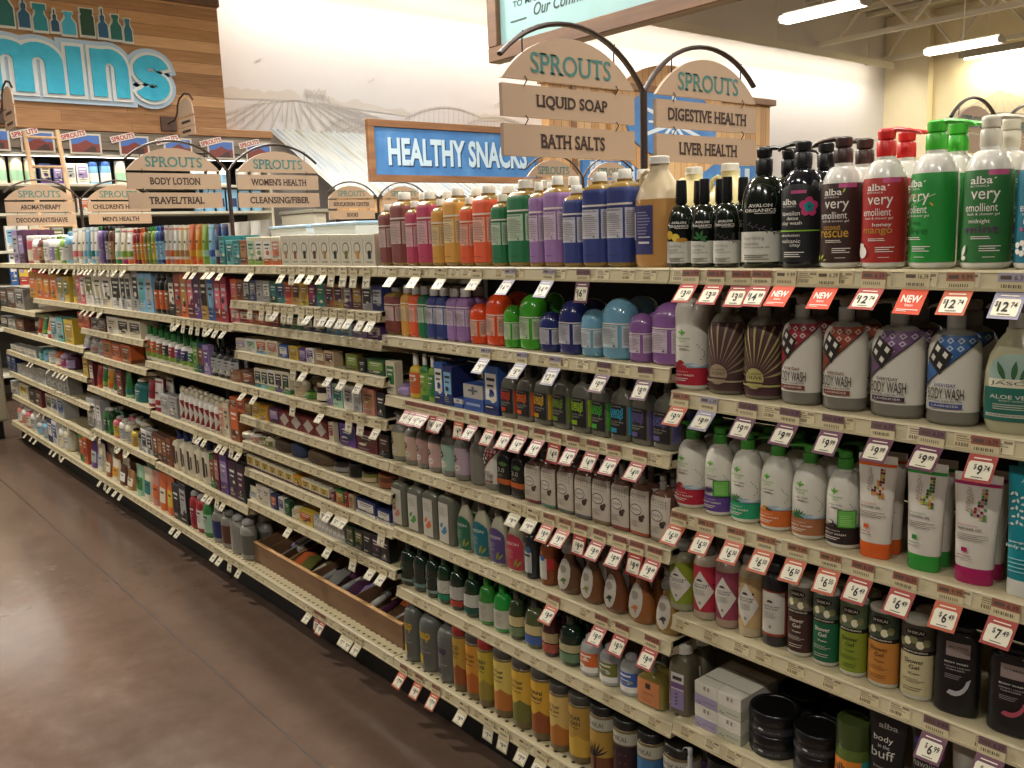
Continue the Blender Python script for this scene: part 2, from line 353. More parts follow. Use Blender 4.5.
def model(sp, w, h, near=True):
    """-> list of (part name, mesh, zoff, rot, label)"""
    key = (id(sp), round(w, 3), round(h, 3), near); _KEEP.append(sp)
    if key in _MODELS: return _MODELS[key]
    d = w*sp.get('dr', 1.); k = sp['shape']; out = []
    els = sp.get('label', []); rough = sp.get('rough', .35); seg = 40 if near else 24
    if k == 'box':
        mb = MB(); m = mat(sp['body'], .55); mb.box(-w/2, w/2, -d/2, d/2, 0, h, m, .0008)
        mb.box(-w/2+.001, w/2-.001, -d*.02, d*.02, h, h+.0006, mat('#8f8a80', .6))
        lay = 0
        def Q(x, z): return (x*w, -d/2-lay, z*h)
        def R(y, z): return (w/2+lay, y*d, z*h)
        for e in els:
            lay += .0003
            if e[0] == 'r':
                mb.add([Q(e[2], e[4]), Q(e[3], e[4]), Q(e[3], e[5]), Q(e[2], e[5])], [(0, 1, 2, 3)], e[1])
                if e[3]-e[2] > .9: mb.add([R(-.5, e[4]), R(.5, e[4]), R(.5, e[5]), R(-.5, e[5])], [(0, 1, 2, 3)], e[1])
            elif e[0] == 'e': vs = [Q(x, z) for x, z in ell(*e[2:6], 14)]; mb.add(vs, [tuple(range(len(vs)))], e[1])
            elif e[0] == 'p': vs = [Q(x, z) for x, z in e[2]]; mb.add(vs, [tuple(range(len(vs)))], e[1])
            elif e[0] == 't' and near: flat_text(mb, e[6], lambda u, v: Q(e[2]+u*e[4], e[3]+v*e[5]), e[1] if not isinstance(e[1], str) else mat(e[1]), e[7] if len(e) > 7 else 0)
        out.append((None, mb.build(sp['n']), 0, 0, None)); _MODELS[key] = out; return out
    if k == 'pouch':
        mb = MB(); m = mat(sp['body'], .35); n = 10
        S = Surf([(0, w*.46, d*.5), (h*.12, w*.5, d*.45), (h*.5, w*.49, d*.3), (h*.85, w*.5, d*.08), (h, w*.5, d*.03)], 2.2)
        mb.rings([S.ring(z, a, b, 16) for z, a, b in S.p], m); art(mb, S, els, w, h, near)
        out.append((None, mb.build(sp['n']), 0, 0, None)); _MODELS[key] = out; return out
    if k == 'jar':
        hb = h*sp.get('lid', .6); S = Surf([(0, w/2*.93, w/2*.93), (hb*.06, w/2, w/2), (hb, w/2, w/2)], 2)
        mb = MB(); mb.rings([S.ring(z, a, b, seg) for z, a, b in S.p], mat(sp['body'], rough)); out.append(('jar_body', mb.build('jar_body'), 0, 0, None))
        cw = w/2*sp.get('lidw', 1.04); mb = MB(); mb.lathe([(cw*.98, 0), (cw, (h-hb)*.08), (cw, (h-hb)*.85), (cw*.95, (h-hb)), (cw*.8, (h-hb)*1.0), (cw*.78, (h-hb)*.93)], mat(sp['lidc'], .3), seg)
        out.append(('lid', mb.build('lid'), hb, 0, sp['lidc'] + ' lid' if sp['lidc'] in PAL else None))
        if els: mb = MB(); art(mb, S, els, w, h, near); out.append(('label', mb.build('label'), 0, 0, None))
        _MODELS[key] = out; return out
    cap = sp.get('cap'); hc = h*cap[3] if cap else 0; hb = h-hc
    z0 = 0
    if k == 'tube':
        hc = h*sp.get('capf', .13); z0 = hc; hb = h-hc
        S = Surf([(z+z0, a, b) for z, a, b in profile(sp, w, d, hb)], EXP[k])
        S2 = Surf([(0, 1, 1)], 2.2); mb = MB(); mb.rings([S2.ring(z, w*.405*q, d*.455*q, seg) for z, q in ((0, .95), (hc*.1, 1), (hc*.9, 1), (hc, .96))], mat(sp['capc'], .35))
        out.append(('cap', mb.build('cap'), 0, 0, None))
    else: S = Surf(profile(sp, w, d, hb), EXP[k])
    mb = MB(); bm_ = mat(sp['body'], rough, 0, sp.get('trans', 0), 0, sp.get('coat', .0))
    if sp.get('empty'):
        bm2 = mat(sp['empty'], .35, 0, .1); R_ = [S.ring(z, a, b, seg) for z, a, b in S.p]; mb.rings(R_[:5], bm_, cap1=False); mb.rings(R_[4:], bm2, cap0=False); bm_ = bm2
    else: mb.rings([S.ring(z, a, b, seg) for z, a, b in S.p], bm_)
    if k == 'jug':   # moulded handle on the left shoulder
        hh = [(-w*.16, 0, hb*.90), (-w*.32, 0, hb*.945), (-w*.46, 0, hb*.91), (-w*.51, 0, hb*.8), (-w*.5, 0, hb*.68), (-w*.44, 0, hb*.6)]
        mb.tube(hh, [w*.045, w*.05, w*.05, w*.05, w*.05, w*.06], bm_, 10)
    out.append(('bottle_body' if k != 'tube' else 'tube_body', mb.build('body'), 0, 0, None))
    if cap:
        c = cap_mesh(cap[0], cap[1], w*cap[2], d*cap[2], hc, sp.get('nrot', PI), .35)
        out.append((dict(pump='pump', foam='pump', domecap='cap', tall='cap', oval='cap').get(cap[0], 'cap'), c.build('cap'), hb-.0005, 0, None))
    if els: mb = MB(); art(mb, S, els, w, h, near); out.append(('label', mb.build('label'), 0, 0, None))
    _MODELS[key] = out; return out
def place(sp, w, h, x, y, z, label, group=None, rot=0, near=True):
    ps = model(sp, w, h, near)
    if len(ps) == 1:
        o = obj(sp['n'], ps[0][1], None, (x, y, z), rot); return tag(o, label, sp['c'], group)
    r = empty(sp['n'], label, sp['c'], (x, y, z), rot, group)
    for n, me, zo, rz, lb in ps: obj(n, me, r, (0, 0, zo), rz, lb)
    return r
ORD = 'first second third fourth fifth sixth seventh eighth ninth tenth eleventh twelfth thirteenth fourteenth fifteenth sixteenth seventeenth eighteenth nineteenth twentieth'.split()
def ordw(i):
    if i < 20: return ORD[i]
    t = ['twenty', 'thirty', 'forty', 'fifty', 'sixty'][(i+1)//10-2]; r = (i+1) % 10
    return t+'-'+ORD[r-1] if r else t[:-1]+'ieth'
SH_Z = {0: [1.516, 1.243, .966, .708, .442], 1: [1.516, 1.293, 1.093, .864, .636, .425], 2: [1.516, 1.367, 1.271, 1.149, 1.003, .864, .748, .625, .478], 3: [1.516, 1.262, 1.001, .722, .437], 4: [1.516, 1.262, 1.108, .949, .736, .448], 5: [1.516, 1.262, .975, .784, .597, .397], 6: [1.516, 1.153, .975, .784, .597, .397]}
BAYI = {'nearest bay': 0, 'second bay': 1, 'third bay': 2, 'fourth bay': 3, 'fifth bay': 4, 'farthest bay': 5, 'end bay': 6}
def headroom(bay, z):
    up = [q for q in SH_Z[BAYI[bay]] if q > z+.02]; return min(up)-z-.037 if up else 9
def row(bay, shelf, z, items, y0=.015, rows=1, near=True, gap=.0):
    """items: (px left, px right, px top, spec[, n]) measured along the front of the shelf, or (.., [spec, spec, ..])"""
    idx = 0
    for it in items:
        a, b, top, sp = it[:4]; sps = sp if isinstance(sp, list) else [sp]*(it[4] if len(it) > 4 else 1); n = len(sps)
        yp = y0+(.04 if bay == 'nearest bay' else .008); X0, X1 = sx(a, z, yp), sx(b, z, yp); p = (X1-X0)/n
        for i in range(n):
            s = sps[i]; w = min(p*.97, .3); d = w*s.get('dr', 1.); px = a+(b-a)*(i+.5)/n
            if s['shape'] == 'box' and 'dep' in s: d = s['dep']; s['dr'] = d/w
            tp = top[0]+(top[1]-top[0])*(i+.5)/n if isinstance(top, tuple) else top
            yc = y0+d/2; h = max(.02, at_y(px, tp, y0+(.012 if s['shape'] in ('box', 'pouch') else d*.4)).z-z)
            h = round(min(h, headroom(bay, z)), 3); w = round(w*(.96 if s.get('rot') else 1), 3); x = X0+p*(i+.5)
            o = ordw(idx); idx += 1; g = f"{s['c']}s on the {shelf} of the {bay}"
            place(s, w, h, x, yc, z, f"{s['desc']}, {o} from left on {shelf} of {bay}", g, s.get('rot', 0)+random.uniform(-.05, .05)*(s['shape'] != 'box'), near)
            R = s.get('rows', rows if near else (1 if s['shape'] == 'box' and rows == 1 else 2))
            for k in range(1, R):
                if yc+d/2+k*(d*1.03) > .41: break
                place(s, w, h, x, yc+k*(d*1.03), z, f"{s['desc']}, {'directly' if k == 1 else 'two places'} behind the {o}, {shelf}, {bay}", g, s.get('rot', 0)+random.uniform(-.5, .5)*(s['shape'] not in ('box', 'tube', 'oval', 'square', 'barrel', 'pouch')), near)
# generic far products, named by their colours
def _id(f):
    cache = {}
    def g(*a, **k):
        key = (a, tuple(sorted(k.items())))
        if key not in cache: cache[key] = f(*a, **k)
        return cache[key]
    return g
@_id
def B(body, lab=None, cap='white', ck='cap', shape='oval', acc=None, noun='bottle', n='care_bottle', dr=.7):
    L = []
    if lab: L = [('r', lab, -.55, .55, .12, .6)]
    if acc: L += [('r', acc, -.55, .55, .12, .26)]
    if lab: L += [('r', 'charcoal' if lab in ('white', 'cream', 'beige', 'yellow', 'sky', 'mint', 'silver') else 'white', -.3, .28, .5, .54), ('r', 'charcoal' if lab in ('white', 'cream', 'beige', 'yellow', 'sky', 'mint', 'silver') else 'white', -.25, .2, .4, .42)]
    rnd = random.Random(body+str(lab)+cap+ck)
    L += [('e', rnd.choice(['grey', 'cream', lab or 'silver', cap, body]), rnd.uniform(-.3, .3), rnd.uniform(.2, .5), rnd.uniform(.06, .16), rnd.uniform(.02, .05)) for _ in range(3)] + [('r', 'grey', -.3, rnd.uniform(0, .3), .3+.05*i, .315+.05*i) for i in range(2)]
    hf = dict(cap=.1, pump=.22, tall=.24, domecap=.14, oval=.12, foam=.24)[ck]; wf = dict(cap=.4, pump=.36, tall=.34, domecap=.5, oval=.8, foam=.4)[ck]
    return dict(n=n, c='bottle', desc=f"{body} {noun}" + (f" with {lab} label" if lab and lab != body else f" with {cap} cap"), shape=shape, dr=dr, sh=.7 if shape != 'square' else .8, body=body, cap=(ck, cap, wf, hf), label=L)
@_id
def T(body, cap, acc=None, noun='tube'):
    L = [('r', acc, -.5, .5, .2, .36), ('r', 'charcoal', -.2, .15, .55, .6)] if acc else [('r', 'charcoal', -.2, .15, .45, .5)]
    return dict(n='lotion_tube', c='tube', desc=f"{body} {noun} with {cap} cap", shape='tube', dr=.5, body=body, capc=cap, capf=.13, label=L+[('r', cap, -.6, .6, .88, .93)])
@_id
def K(body, acc='white', acc2=None, dep=None, noun='carton', n='carton', dr=.6, rows=None):
    dk = 'charcoal' if acc in ('white', 'cream', 'beige', 'yellow', 'sky', 'mint', 'silver', 'aqua', 'tan') else 'white'
    L = [('r', acc, -.4, .4, .3, .85), ('r', dk, -.3, .3, .7, .76), ('r', dk, -.25, .2, .58, .62)]
    if acc2: L += [('r', acc2, -.5, .5, .0, .2), ('e', acc2, .05, .44, .2, .09)]
    rnd = random.Random(body+str(acc)+str(acc2)+noun); L += [('e', rnd.choice(['grey', 'cream', 'charcoal', body, acc]), rnd.uniform(-.25, .25), rnd.uniform(.2, .5), rnd.uniform(.08, .22), rnd.uniform(.03, .08)) for _ in range(3)] + [('r', rnd.choice(['grey', 'charcoal', 'cream']), -.35, rnd.uniform(0, .35), .1+.05*i, .12+.05*i) for i in range(3)]
    s = dict(n=n, c=noun, desc=f"{body} {noun}" + (f" with {acc} panel" if acc != body else ''), shape='box', dr=dr, body=body, label=L)
    if dep: s['dep'] = dep
    if rows: s['rows'] = rows
    return s
@_id
def PCH(body, acc='white'): return dict(n='pouch', c='pouch', desc=f"{body} pouch with {acc} panel", shape='pouch', dr=.4, body=body, label=[('r', acc, -.35, .35, .2, .6), ('r', 'charcoal', -.2, .2, .45, .5)])
@_id
def J(body, lid, lab=None): return dict(n='jar', c='jar', desc=f"{body} jar with {lid} lid", shape='jar', body=body, lidc=lid, lid=.8, lidw=.96, label=[('r', lab, -.6, .6, .1, .5)] if lab else [])
@_id
def CAN(body, cap, acc=None): return dict(n='stick_deodorant', c='deodorant', desc=f"{body} deodorant stick with {cap} cap", shape='cyl', dr=.6, body=body, cap=('oval', cap, .96, .3), label=[('r', acc or 'white', -.4, .4, .1, .5)])
# ------------------------------------------------------------------ near bay: body wash and shower gel, drawn in detail
W_ = '#e9e4da'; INK = '#34302c'
def leaf(c, x, z, L, a, wd=.35, asp=.35):
    # pointed leaf; asp = bottle width / height
    o = []
    for i in range(9):
        t = i/8; u = L*t; v = L*wd*.5*math.sin(PI*t); o.append((u, v))
    for i in range(7, 0, -1):
        t = i/8; o.append((L*t, -L*wd*.5*math.sin(PI*t)))
    ca, sa = math.cos(a), math.sin(a)
    return ('p', c, [(x+(u*ca-v*sa)/asp, z+u*sa+v*ca) for u, v in o])
def alba(bg, cap, desc, l1, l2, c2, c1=W_, extra=(), nrot=PI, rows=2, pinktag=True, sh='round'):
    L = [('r', bg, -.86, .86, .045, .645, 1)]
    if pinktag: L += [('r', '#b8487e', .0, .42, .61, .642)]
    L += [('t', W_, -.36, .555, .44, .05, 'alba', .012, True), leaf(W_, .1, .585, .022, .5), ('t', W_, -.36, .535, .38, .013, 'BOTANICA')]
    L += [('t', W_, -.34, .432, .58, .078, 'very', .004), ('t', W_, -.46, .378, .66, .054, 'emollient', .002), ('t', W_, -.4, .348, .64, .022, 'bath & shower gel')]
    L += [('t', c1, -.36 if len(l1) > 5 else -.2, .295, .42, .034, l1, .005), ('t', c2, -.44, .238, .68, .05, l2, .008)]
    L += lines(W_, -.3, .2, .2, .225, 2) + lines(W_, -.12, .3, .12, .165, 3) + lines(W_, -.05, .25, .08, .09, 1) + list(extra)
    return dict(n='shower_gel_bottle', c='bottle', desc=desc, shape=sh, sh=.69, neck=.42, body='#d8d5cc', rough=.22, coat=.3, cap=('pump', cap, .48, .20), label=L, nrot=nrot, rot=.36, rows=rows, dr=.92)
cocos = [leaf('#a8b43c', -.52, .06, .05, 1.2), leaf('#a8b43c', -.42, .07, .05, .9), leaf('#a8b43c', -.35, .06, .04, .3), leaf('#a8b43c', .1, .57, .04, 1.2)]
A_COCO = alba('#3a211c', '#3b2520', 'white bottle, brown label, brown pump', 'coconut', 'rescue', '#c79a35', '#c79a35', cocos, PI)
A_MANGO = alba('#a92b26', '#c8201f', 'white bottle, red label, red pump', 'honey', 'mango', '#b98a35', W_, [('e', W_, -.46, .12, .14, .045), ('e', W_, -.48, .165, .08, .02)], .1)
A_GREEN = alba('#1f8a35', '#3fae2c', 'white bottle, bright green label and pump', 'sparkling', 'olive', '#166a28', '#166a28', [leaf('#b5b23a', -.1, .47, .05, 1.2), leaf('#c8a43a', .25, .45, .04, -.8), ('p', '#cfd8b8', [(-.2, .43), (-.19, .43), (.35, .5), (.35, .505)])], .5, pinktag=False)
A_MINT = alba('#2f6e36', '#c9c2b0', 'white bottle, dark green label, white pump', 'midnight', 'mint', '#5c2a5e', W_, [leaf(W_, -.5, .08, .09, 1.2), ('e', W_, -.45, .075, .06, .016)], .0)
A_BLUE = alba('#1d6d82', '#c9c2b0', 'white bottle, blue floral label, white pump', 'island', 'splash', '#cf5a8a', W_, [('e', W_, -.38+.1*math.cos(t), .14+.035*math.sin(t), .06, .02) for t in (0, 1.26, 2.5, 3.8, 5)], .3)
def petal5(c, cx, cz, R, asp=.35): return [('e', c, cx+R*math.cos(t)/asp, cz+R*math.sin(t), R*.75/asp, R*.75) for t in (.3, 1.56, 2.8, 4.07, 5.3)]
A_DETOX = dict(n='body_wash_bottle', c='bottle', desc='glossy black bottle with pink flower', shape='round', sh=.72, neck=.4, body='#10131c', rough=.12, coat=.5, cap=('pump', '#101012', .46, .2), nrot=PI*.9, rot=.32, rows=2, dr=.95,
  label=[('r', '#1b1c1e', -.62, .62, .05, .56), ('e', '#1b1c1e', 0, .56, .62, .1), ('r', '#b8487e', -.15, .22, .585, .61), ('t', W_, -.42, .5, .42, .045, 'alba', .012, True), ('t', W_, -.4, .48, .38, .013, 'BOTANICA'),
  ('t', W_, -.42, .415, .5, .036, 'hawaiian', .004), ('t', W_, -.25, .38, .3, .028, 'detox', .004), ('t', W_, -.42, .335, .55, .036, 'clay wash', .004), ('r', '#8fbf3a', -.62, .62, .29, .3), ('t', W_, -.42, .25, .5, .022, 'absolution'), ('t', W_, -.4, .2, .5, .03, 'volcanic', .003), ('t', W_, -.15, .165, .25, .03, 'clay', .003)]
  + petal5('#c83f74', .28, .48, .045) + petal5('#1c8a90', .28, .48, .024) + lines(W_, -.3, .2, .09, .14, 3))
def avalon(desc, art_, cap, w2=False):
    GD, GE = mat('#0f140d', .16, coat=.4), mat('#2c3a2c', .16, coat=.4)
    L = [('e', GE, 0, .5 if not w2 else .56, .42, .135), ('e', GD, 0, .5 if not w2 else .56, .39, .127), ('r', GD, -.45, .45, .3, .5), ('r', '#cfcdc2', -.7, .7, .05, .30), ('t', W_, -.26, .5, .56, .026, 'AVALON', .012, True), ('t', W_, -.36, .46, .74, .026, 'ORGANICS', .012, True), ('r', W_, -.1, .36, .447, .451)]
    L += art_ + [('t', '#8a8c88', -.38, .225, .5, .04, 'nourishing'), ('t', '#8a8c88', -.38, .19, .4, .03, 'lavender'), ('t', INK, -.36, .165, .6, .012, 'BATH & SHOWER GEL')] + lines('#77776f', -.36, .3, .07, .12, 3)
    return dict(n='shampoo_bottle', c='bottle', desc=desc, shape='round', sh=.62 if w2 else .56, neck=.36, body='#12190f', rough=.1, coat=.5, trans=.0, cap=cap, label=L, rot=.42, rows=2, dr=.95, nrot=.1)
sprig = [('p', '#3a3238', [(-.3, .36), (-.29, .365), (.55, .27), (.55, .265)])] + [leaf('#4a3f4c', -.25+.08*i, .36-.009*i, .035, (-1)**i*.9-.2, .3) for i in range(9)]
AV1 = avalon('dark green bottle with lemon label art', [('e', '#d8b22c', -.34, .375, .16, .05), ('e', '#e4c84c', -.08, .345, .15, .045), ('e', '#b8852c', .14, .315, .2, .026)], ('tall', '#0e0e10', .42, .26))
AV2 = avalon('dark green bottle with mint leaves', [leaf('#2d6a34', -.05, .33, .1, a) for a in (.2, 1.2, 2.2, 3., -.4)], ('tall', '#0e0e10', .42, .26))
AV3 = avalon('dark green bottle with lavender sprig', sprig, ('tall', '#0e0e10', .42, .26))
AVP = avalon('large dark green lavender bottle, black pump', sprig, ('pump', '#0e0e10', .42, .22), True)
JUG = dict(n='soap_jug', c='jug', desc='gallon jug of amber liquid soap', shape='jug', dr=.8, body='#b98a50', rough=.28, coat=.3, empty='#c8b491', cap=('cap', 'white', .42, .07), rows=1, rot=0,
  label=[('r', '#37366a', -.6, .18, .12, .56), ('r', '#cfcbd2', -.6, -.32, .25, .5), ('r', '#37366a', -.48, -.45, .25, .5)] + lines('#8f8cb0', -.24, .14, .3, .52, 8) + [('r', '#d8d4da', -.2, .1, .215, .235), ('r', '#d8d4da', -.2, .12, .27, .28)])
JUG2 = dict(n='soap_jug', c='jug', desc='pale yellow jug with white cap', shape='jug', dr=.8, body='#d9cc94', rough=.3, trans=.1, cap=('cap', 'white', .38, .08), label=[], rows=1)
def bron(c, cn, big, cap='white', panel='#cbbcb2'):
    L = [('r', c, -1.3, 1.3, .05, .815, 1), ('r', '#d8cfc2', -.48, .62, .635, .655), ('t', INK, -.46, .612, .7, .014, "DR. BRONNER'S", .02), ('r', panel, -.46, .3, .3, .605), ('r', panel, .38, .84, .3, .605)]
    L += [('t', INK, -.42, .578, .64, .016, 'PURE-CASTILE SOAP', .02)] + lines('#8d817a', -.42, .26, .33, .565, 11, .3) + lines('#8d817a', .42, .8, .33, .59, 12, .3) + [('r', '#00000a', .1, .16, .312, .325)] + [('r', PAL['charcoal'], -.3, .1, .12, .125)]
    return dict(n='castile_soap_bottle', c='bottle', desc=f"{'tall' if big else 'short'} {cn} castile soap bottle", shape='square', dr=.85, sh=.85, neck=.4, body='#8f7136', rough=.22, coat=.2, cap=('cap', cap, .44, .1), label=L, rows=2)
def domeb(c, cn, big, panel='#c9bfb8'):
    L = [('r', '#d4cbc0', -.48, .7, .585, .605, 1), ('r', panel, -.46, .22, .2, .57), ('r', panel, .34, .75, .2, .57), ('t', INK, -.42, .54, .6, .016, 'SHAVING GEL', .02)] + lines('#8d817a', -.42, .18, .26, .53, 10, .3) + lines('#8d817a', .38, .7, .26, .54, 10, .3) + [('e', INK, .12, .235, .035, .014)]
    return dict(n='soap_gel_bottle', c='bottle', desc=f"{'large' if big else 'small'} {cn} dome-topped soap bottle", shape='dome', dr=.85, body=c, rough=.25, coat=.4, label=L, rows=2)
BC = dict(brown='#7c3f38', rosepink='#b03a58', amber='#c88f3a', orange='#d6552c', green='#1c6a40', lilac='#8f6a9e', navy='#2d3a76')
PN = dict(brown='#c5a9a0', rosepink='#d4a4a8', amber='#d6b884', orange='#dda08a', green='#a9bfa4', lilac='#c2b0c4', navy='#bdbcc6')
BT = {(k, b): bron(BC[k], k if k != 'rosepink' else 'rose pink', b, 'white', PN[k]) for k in BC for b in (0, 1)}
BD = {(k, b): domeb(v, k, b, p) for k, v, p in (('orange', '#d8481e', '#d9a48e'), ('green', '#3f9a26', '#a9c29a'), ('navy', '#242c66', '#b0b0bc'), ('sky', '#6c9cb4', '#b4c0c4'), ('lilac', '#855a94', '#c2b2c2')) for b in (0, 1)}
row_A1 = [(634, 671, 157, JUG), (673, 696, 180, AV1), (697, 719, 178, AV2), (719, 742, 176, AV3), (743, 782, 146, AVP), (783, 821, 140, A_DETOX), (822, 862, 136, A_COCO), (863, 905, 128, A_MANGO), (908, 957, 120, A_GREEN), (961, 1011, 115, A_MINT), (1014, 1066, 113, A_BLUE)]
NB, B2_, B3_, B4_, B5_, B6_ = 'nearest bay', 'second bay', 'third bay', 'fourth bay', 'fifth bay', 'farthest bay'
A_GREEN['rot'] = -.25
row(NB, 'top shelf', 1.516, row_A1[1:]+[(1070, 1126, 111, A_BLUE), (1130, 1190, 108, A_MINT)])
row(B2_, 'top shelf', 1.516, [(381, 392, 204, BT['brown', 0]), (392, 408, 192.5, BT['brown', 1]), (408, 419, 201, BT['rosepink', 0]), (419, 434, 191.5, BT['rosepink', 1]), (434, 445, 199, BT['amber', 0]), (445, 462, 188, BT['amber', 1]),
  (462, 474, 197, BT['orange', 0]), (474, 493, 185, BT['orange', 1]), (493, 507, 194, BT['green', 0]), (508, 531, 180, BT['green', 1]), (531, 544, 182, BT['lilac', 0]), (545, 563, 176, BT['lilac', 1]), (564, 582, 185, BT['navy', 0]), (583, 606, 172, BT['navy', 1]), (607, 631, 169, BT['navy', 1]), (630, 669, 157, JUG)])
# second shelf, nearest bay
def vegan(bandc, desc, art_, sticker=False, dome=False, nrot=PI, aurora=False):
    L = [('r', bandc, -.85, .85, .055, .235), ('e', '#5fa83a', -.12, .6, .03, .035), leaf('#5fa83a', -.12, .585, .05, 1.57, .5), leaf('#5fa83a', -.12, .585, .05, .6, .4), leaf('#5fa83a', -.12, .585, .05, 2.5, .4), ('t', '#7fb85a', -.3, .535, .42, .025, "Nature's", 0), ('t', '#7fb85a', -.2, .505, .22, .018, 'GATE', 0),
      ('t', INK, -.24, .455, .36, .012, 'BODY WASH', .01)] + lines('#6a6a66', -.2, .14, .42, .445, 2) + art_ + [('p', '#8fa6b4', [(-.1, .275), (.2, .29), (.45, .26), (.7, .285), (.7, .245), (.1, .24)]), ('p', '#c3ccd0', [(.1, .27), (.3, .28), (.5, .26), (.3, .25)])]
    L += [('e', '#77857f', .42+.1*math.sin(i*7.), .33+.025*i, .02, .006) for i in range(7)] + [('t', '#d8c8b8', -.36, .19, .45, .015, 'velvet moisture'), ('t', '#e4d6c8', -.36, .15, .6, .02, 'BODY WASH', .01)] + lines('#e0d2c4', -.36, .2, .1, .14, 2)
    if sticker: L += [('r', '#2e6a26', .02, .5, .235, .42), ('r', '#69b04a', .05, .47, .245, .41)] + lines('#9fd07f', .1, .42, .27, .38, 5, .3)
    return dict(n='body_wash_bottle', c='bottle', desc=desc, shape='dome' if dome else 'round', sh=.6, neck=.4, body='#d5d1c4', rough=.3, coat=.2, cap=None if dome else ('pump', '#3d8a30', .46, .19), label=L, rot=.15, rows=2, nrot=nrot)
pom = [('e', '#8e1f24', -.15, .27, .12, .045), ('e', '#a8303a', -.05, .255, .1, .03), ('e', '#6f1420', -.28, .26, .08, .03)]
lav = [leaf('#3c2f55', -.35+.07*i, .25, .09, 1.2+.1*i, .25) for i in range(6)]
alo = [leaf('#2f6a3a', -.15, .24, .1, .2+.38*i, .2) for i in range(8)]
aml = [('e', '#b8801e', -.15, .26, .1, .018), ('e', '#5a3a18', .0, .25, .12, .02)]
coc = [('e', '#2a1c18', -.2, .27, .12, .03), ('e', '#d8d2c4', -.22, .277, .09, .018), ('e', '#2a1c18', 0, .25, .1, .025)]
V1 = vegan('#a81f33', 'white dome bottle with red band', pom, dome=True)
V2 = vegan('#a81f33', 'white bottle, crimson band, green pump', pom); V3 = vegan('#5a3d86', 'white bottle, purple band, green pump', lav, True, nrot=.4)
V4 = vegan('#1f9468', 'white bottle, sea green band, green pump', alo, nrot=.1); V5 = vegan('#c8672a', 'white bottle, orange band, green pump', aml, nrot=PI*.95)
V6 = vegan('#a56a44', 'white bottle, tan band, green pump', alo, nrot=PI); V7 = vegan('#241a1a', 'white bottle, black band, green pump', coc, True, nrot=PI)
def burst(c1, c2, cn, desc):
    L = [('r', c1, -.7, .7, .04, .70)]
    for i in range(15):
        a = PI*(i+.5)/15; R = 1.2; o = (-.05, .2)
        L.append(('p', c2, [(o[0]+.1*math.cos(a)*2.4, o[1]+.1*math.sin(a)*1.0), (max(-.69, min(.69, o[0]+R*math.cos(a-.03))), min(.69, o[1]+R*.45*math.sin(a-.03))), (max(-.69, min(.69, o[0]+R*math.cos(a+.03))), min(.69, o[1]+R*.45*math.sin(a+.03)))]))
    L += [('e', c2, -.05, .2, .26, .1), ('t', c1, -.25, .235, .4, .02, 'ALAFFIA'), ('t', c1, -.27, .195, .44, .03, cn, .01), ('r', c1, -.7, .7, .155, .17), ('r', c2, -.7, .7, .125, .145), ('r', c1, -.7, .7, .09, .105)]
    return dict(n='body_wash_bottle', c='bottle', desc=desc, shape='round', sh=.7, neck=.34, body='#6f6a5c', rough=.35, cap=('pump', '#77746c', .38, .2), label=L, rot=.1, rows=2, dr=.8, nrot=PI)
BU1 = burst('#4c3430', '#96846a', 'COCONUT', 'grey bottle with tan sunburst label'); BU2 = burst('#4a2c30', '#a09a5c', 'OLIVE', 'grey bottle with olive sunburst label')
def shea(pc, pc2, band, desc, small=False, bg='#cfcabd'):
    L = [('r', bg, -.8, .8, .12, .74)]
    rnd = random.Random(len(desc))
    # patterned corner behind the black lattice
    L += [('p', pc, [(-.56, .47), (-.2, .74), (.62, .74), (-.56, .29)])]
    for i in range(5):
        for j in range(3):
            x, z = -.38+.19*i, .70-.062*j
            if z-.02 > .29+.381*(x+.56) and z+.02 < .47+.75*(x+.56) and z < .715: L += [('p', pc2, [(x-.07, z-.0), (x, z+.026), (x+.07, z), (x, z-.026)]), ('p', pc, [(x-.035, z), (x, z+.013), (x+.035, z), (x, z-.013)])]
    L += [('p', INK, [(.63, .74), (.59, .74), (-.56, .30), (-.56, .285)])]
    cx, cz = -.2, .57
    def D(x, z, s, c): return ('p', c, [(x-s*.95, z-s*.12), (x+s*.1, z+s*.42), (x+s*.95, z+s*.12), (x-s*.1, z-s*.42)])
    L += [('p', '#26221f', [(cx-.24, cz-.03), (cx-.05, cz+.13), (cx+.26, cz+.02), (cx+.04, cz-.15)])]
    for u, v in ((-.11, -.01), (-.02, .065), (.13, .015), (.03, -.07)): L += [('p', '#d8d4c8', [(cx+u-.055, cz+v-.005), (cx+u-.01, cz+v+.032), (cx+u+.055, cz+v+.005), (cx+u+.01, cz+v-.032)])]
    L += [('t', band, -.26, .325, .4, .026, 'EVERYDAY', .012), ('t', INK, -.4, .222, .68, .092, 'BODY WASH', .003), ('t', INK, -.38, .2, .64, .014, 'NATURAL SHEA BUTTER'), ('r', band, -.36, .26, .15, .188), ('t', '#c8bfb4', -.3, .16, .5, .018, 'LAVENDER', .01)]
    return dict(n='body_wash_bottle', c='bottle', desc=desc, shape='round', sh=.75, neck=.36, body='#77746a', rough=.35, cap=('pump', '#8d8a80', .38, .2), label=L, rot=.1, rows=2, dr=.72, nrot=PI*.96)
SH = [shea('#8e2430', '#c8b8b0', '#6f2c28', 'grey bottle, red pattern label'), shea('#8a3a24', '#c9a894', '#7a3a2a', 'grey bottle, rust pattern label'), shea('#6a4a6e', '#c0b0c0', '#3f2a48', 'grey bottle, violet pattern label'), shea('#2f5a90', '#a9bccc', '#3a4a86', 'grey bottle, blue pattern label')]
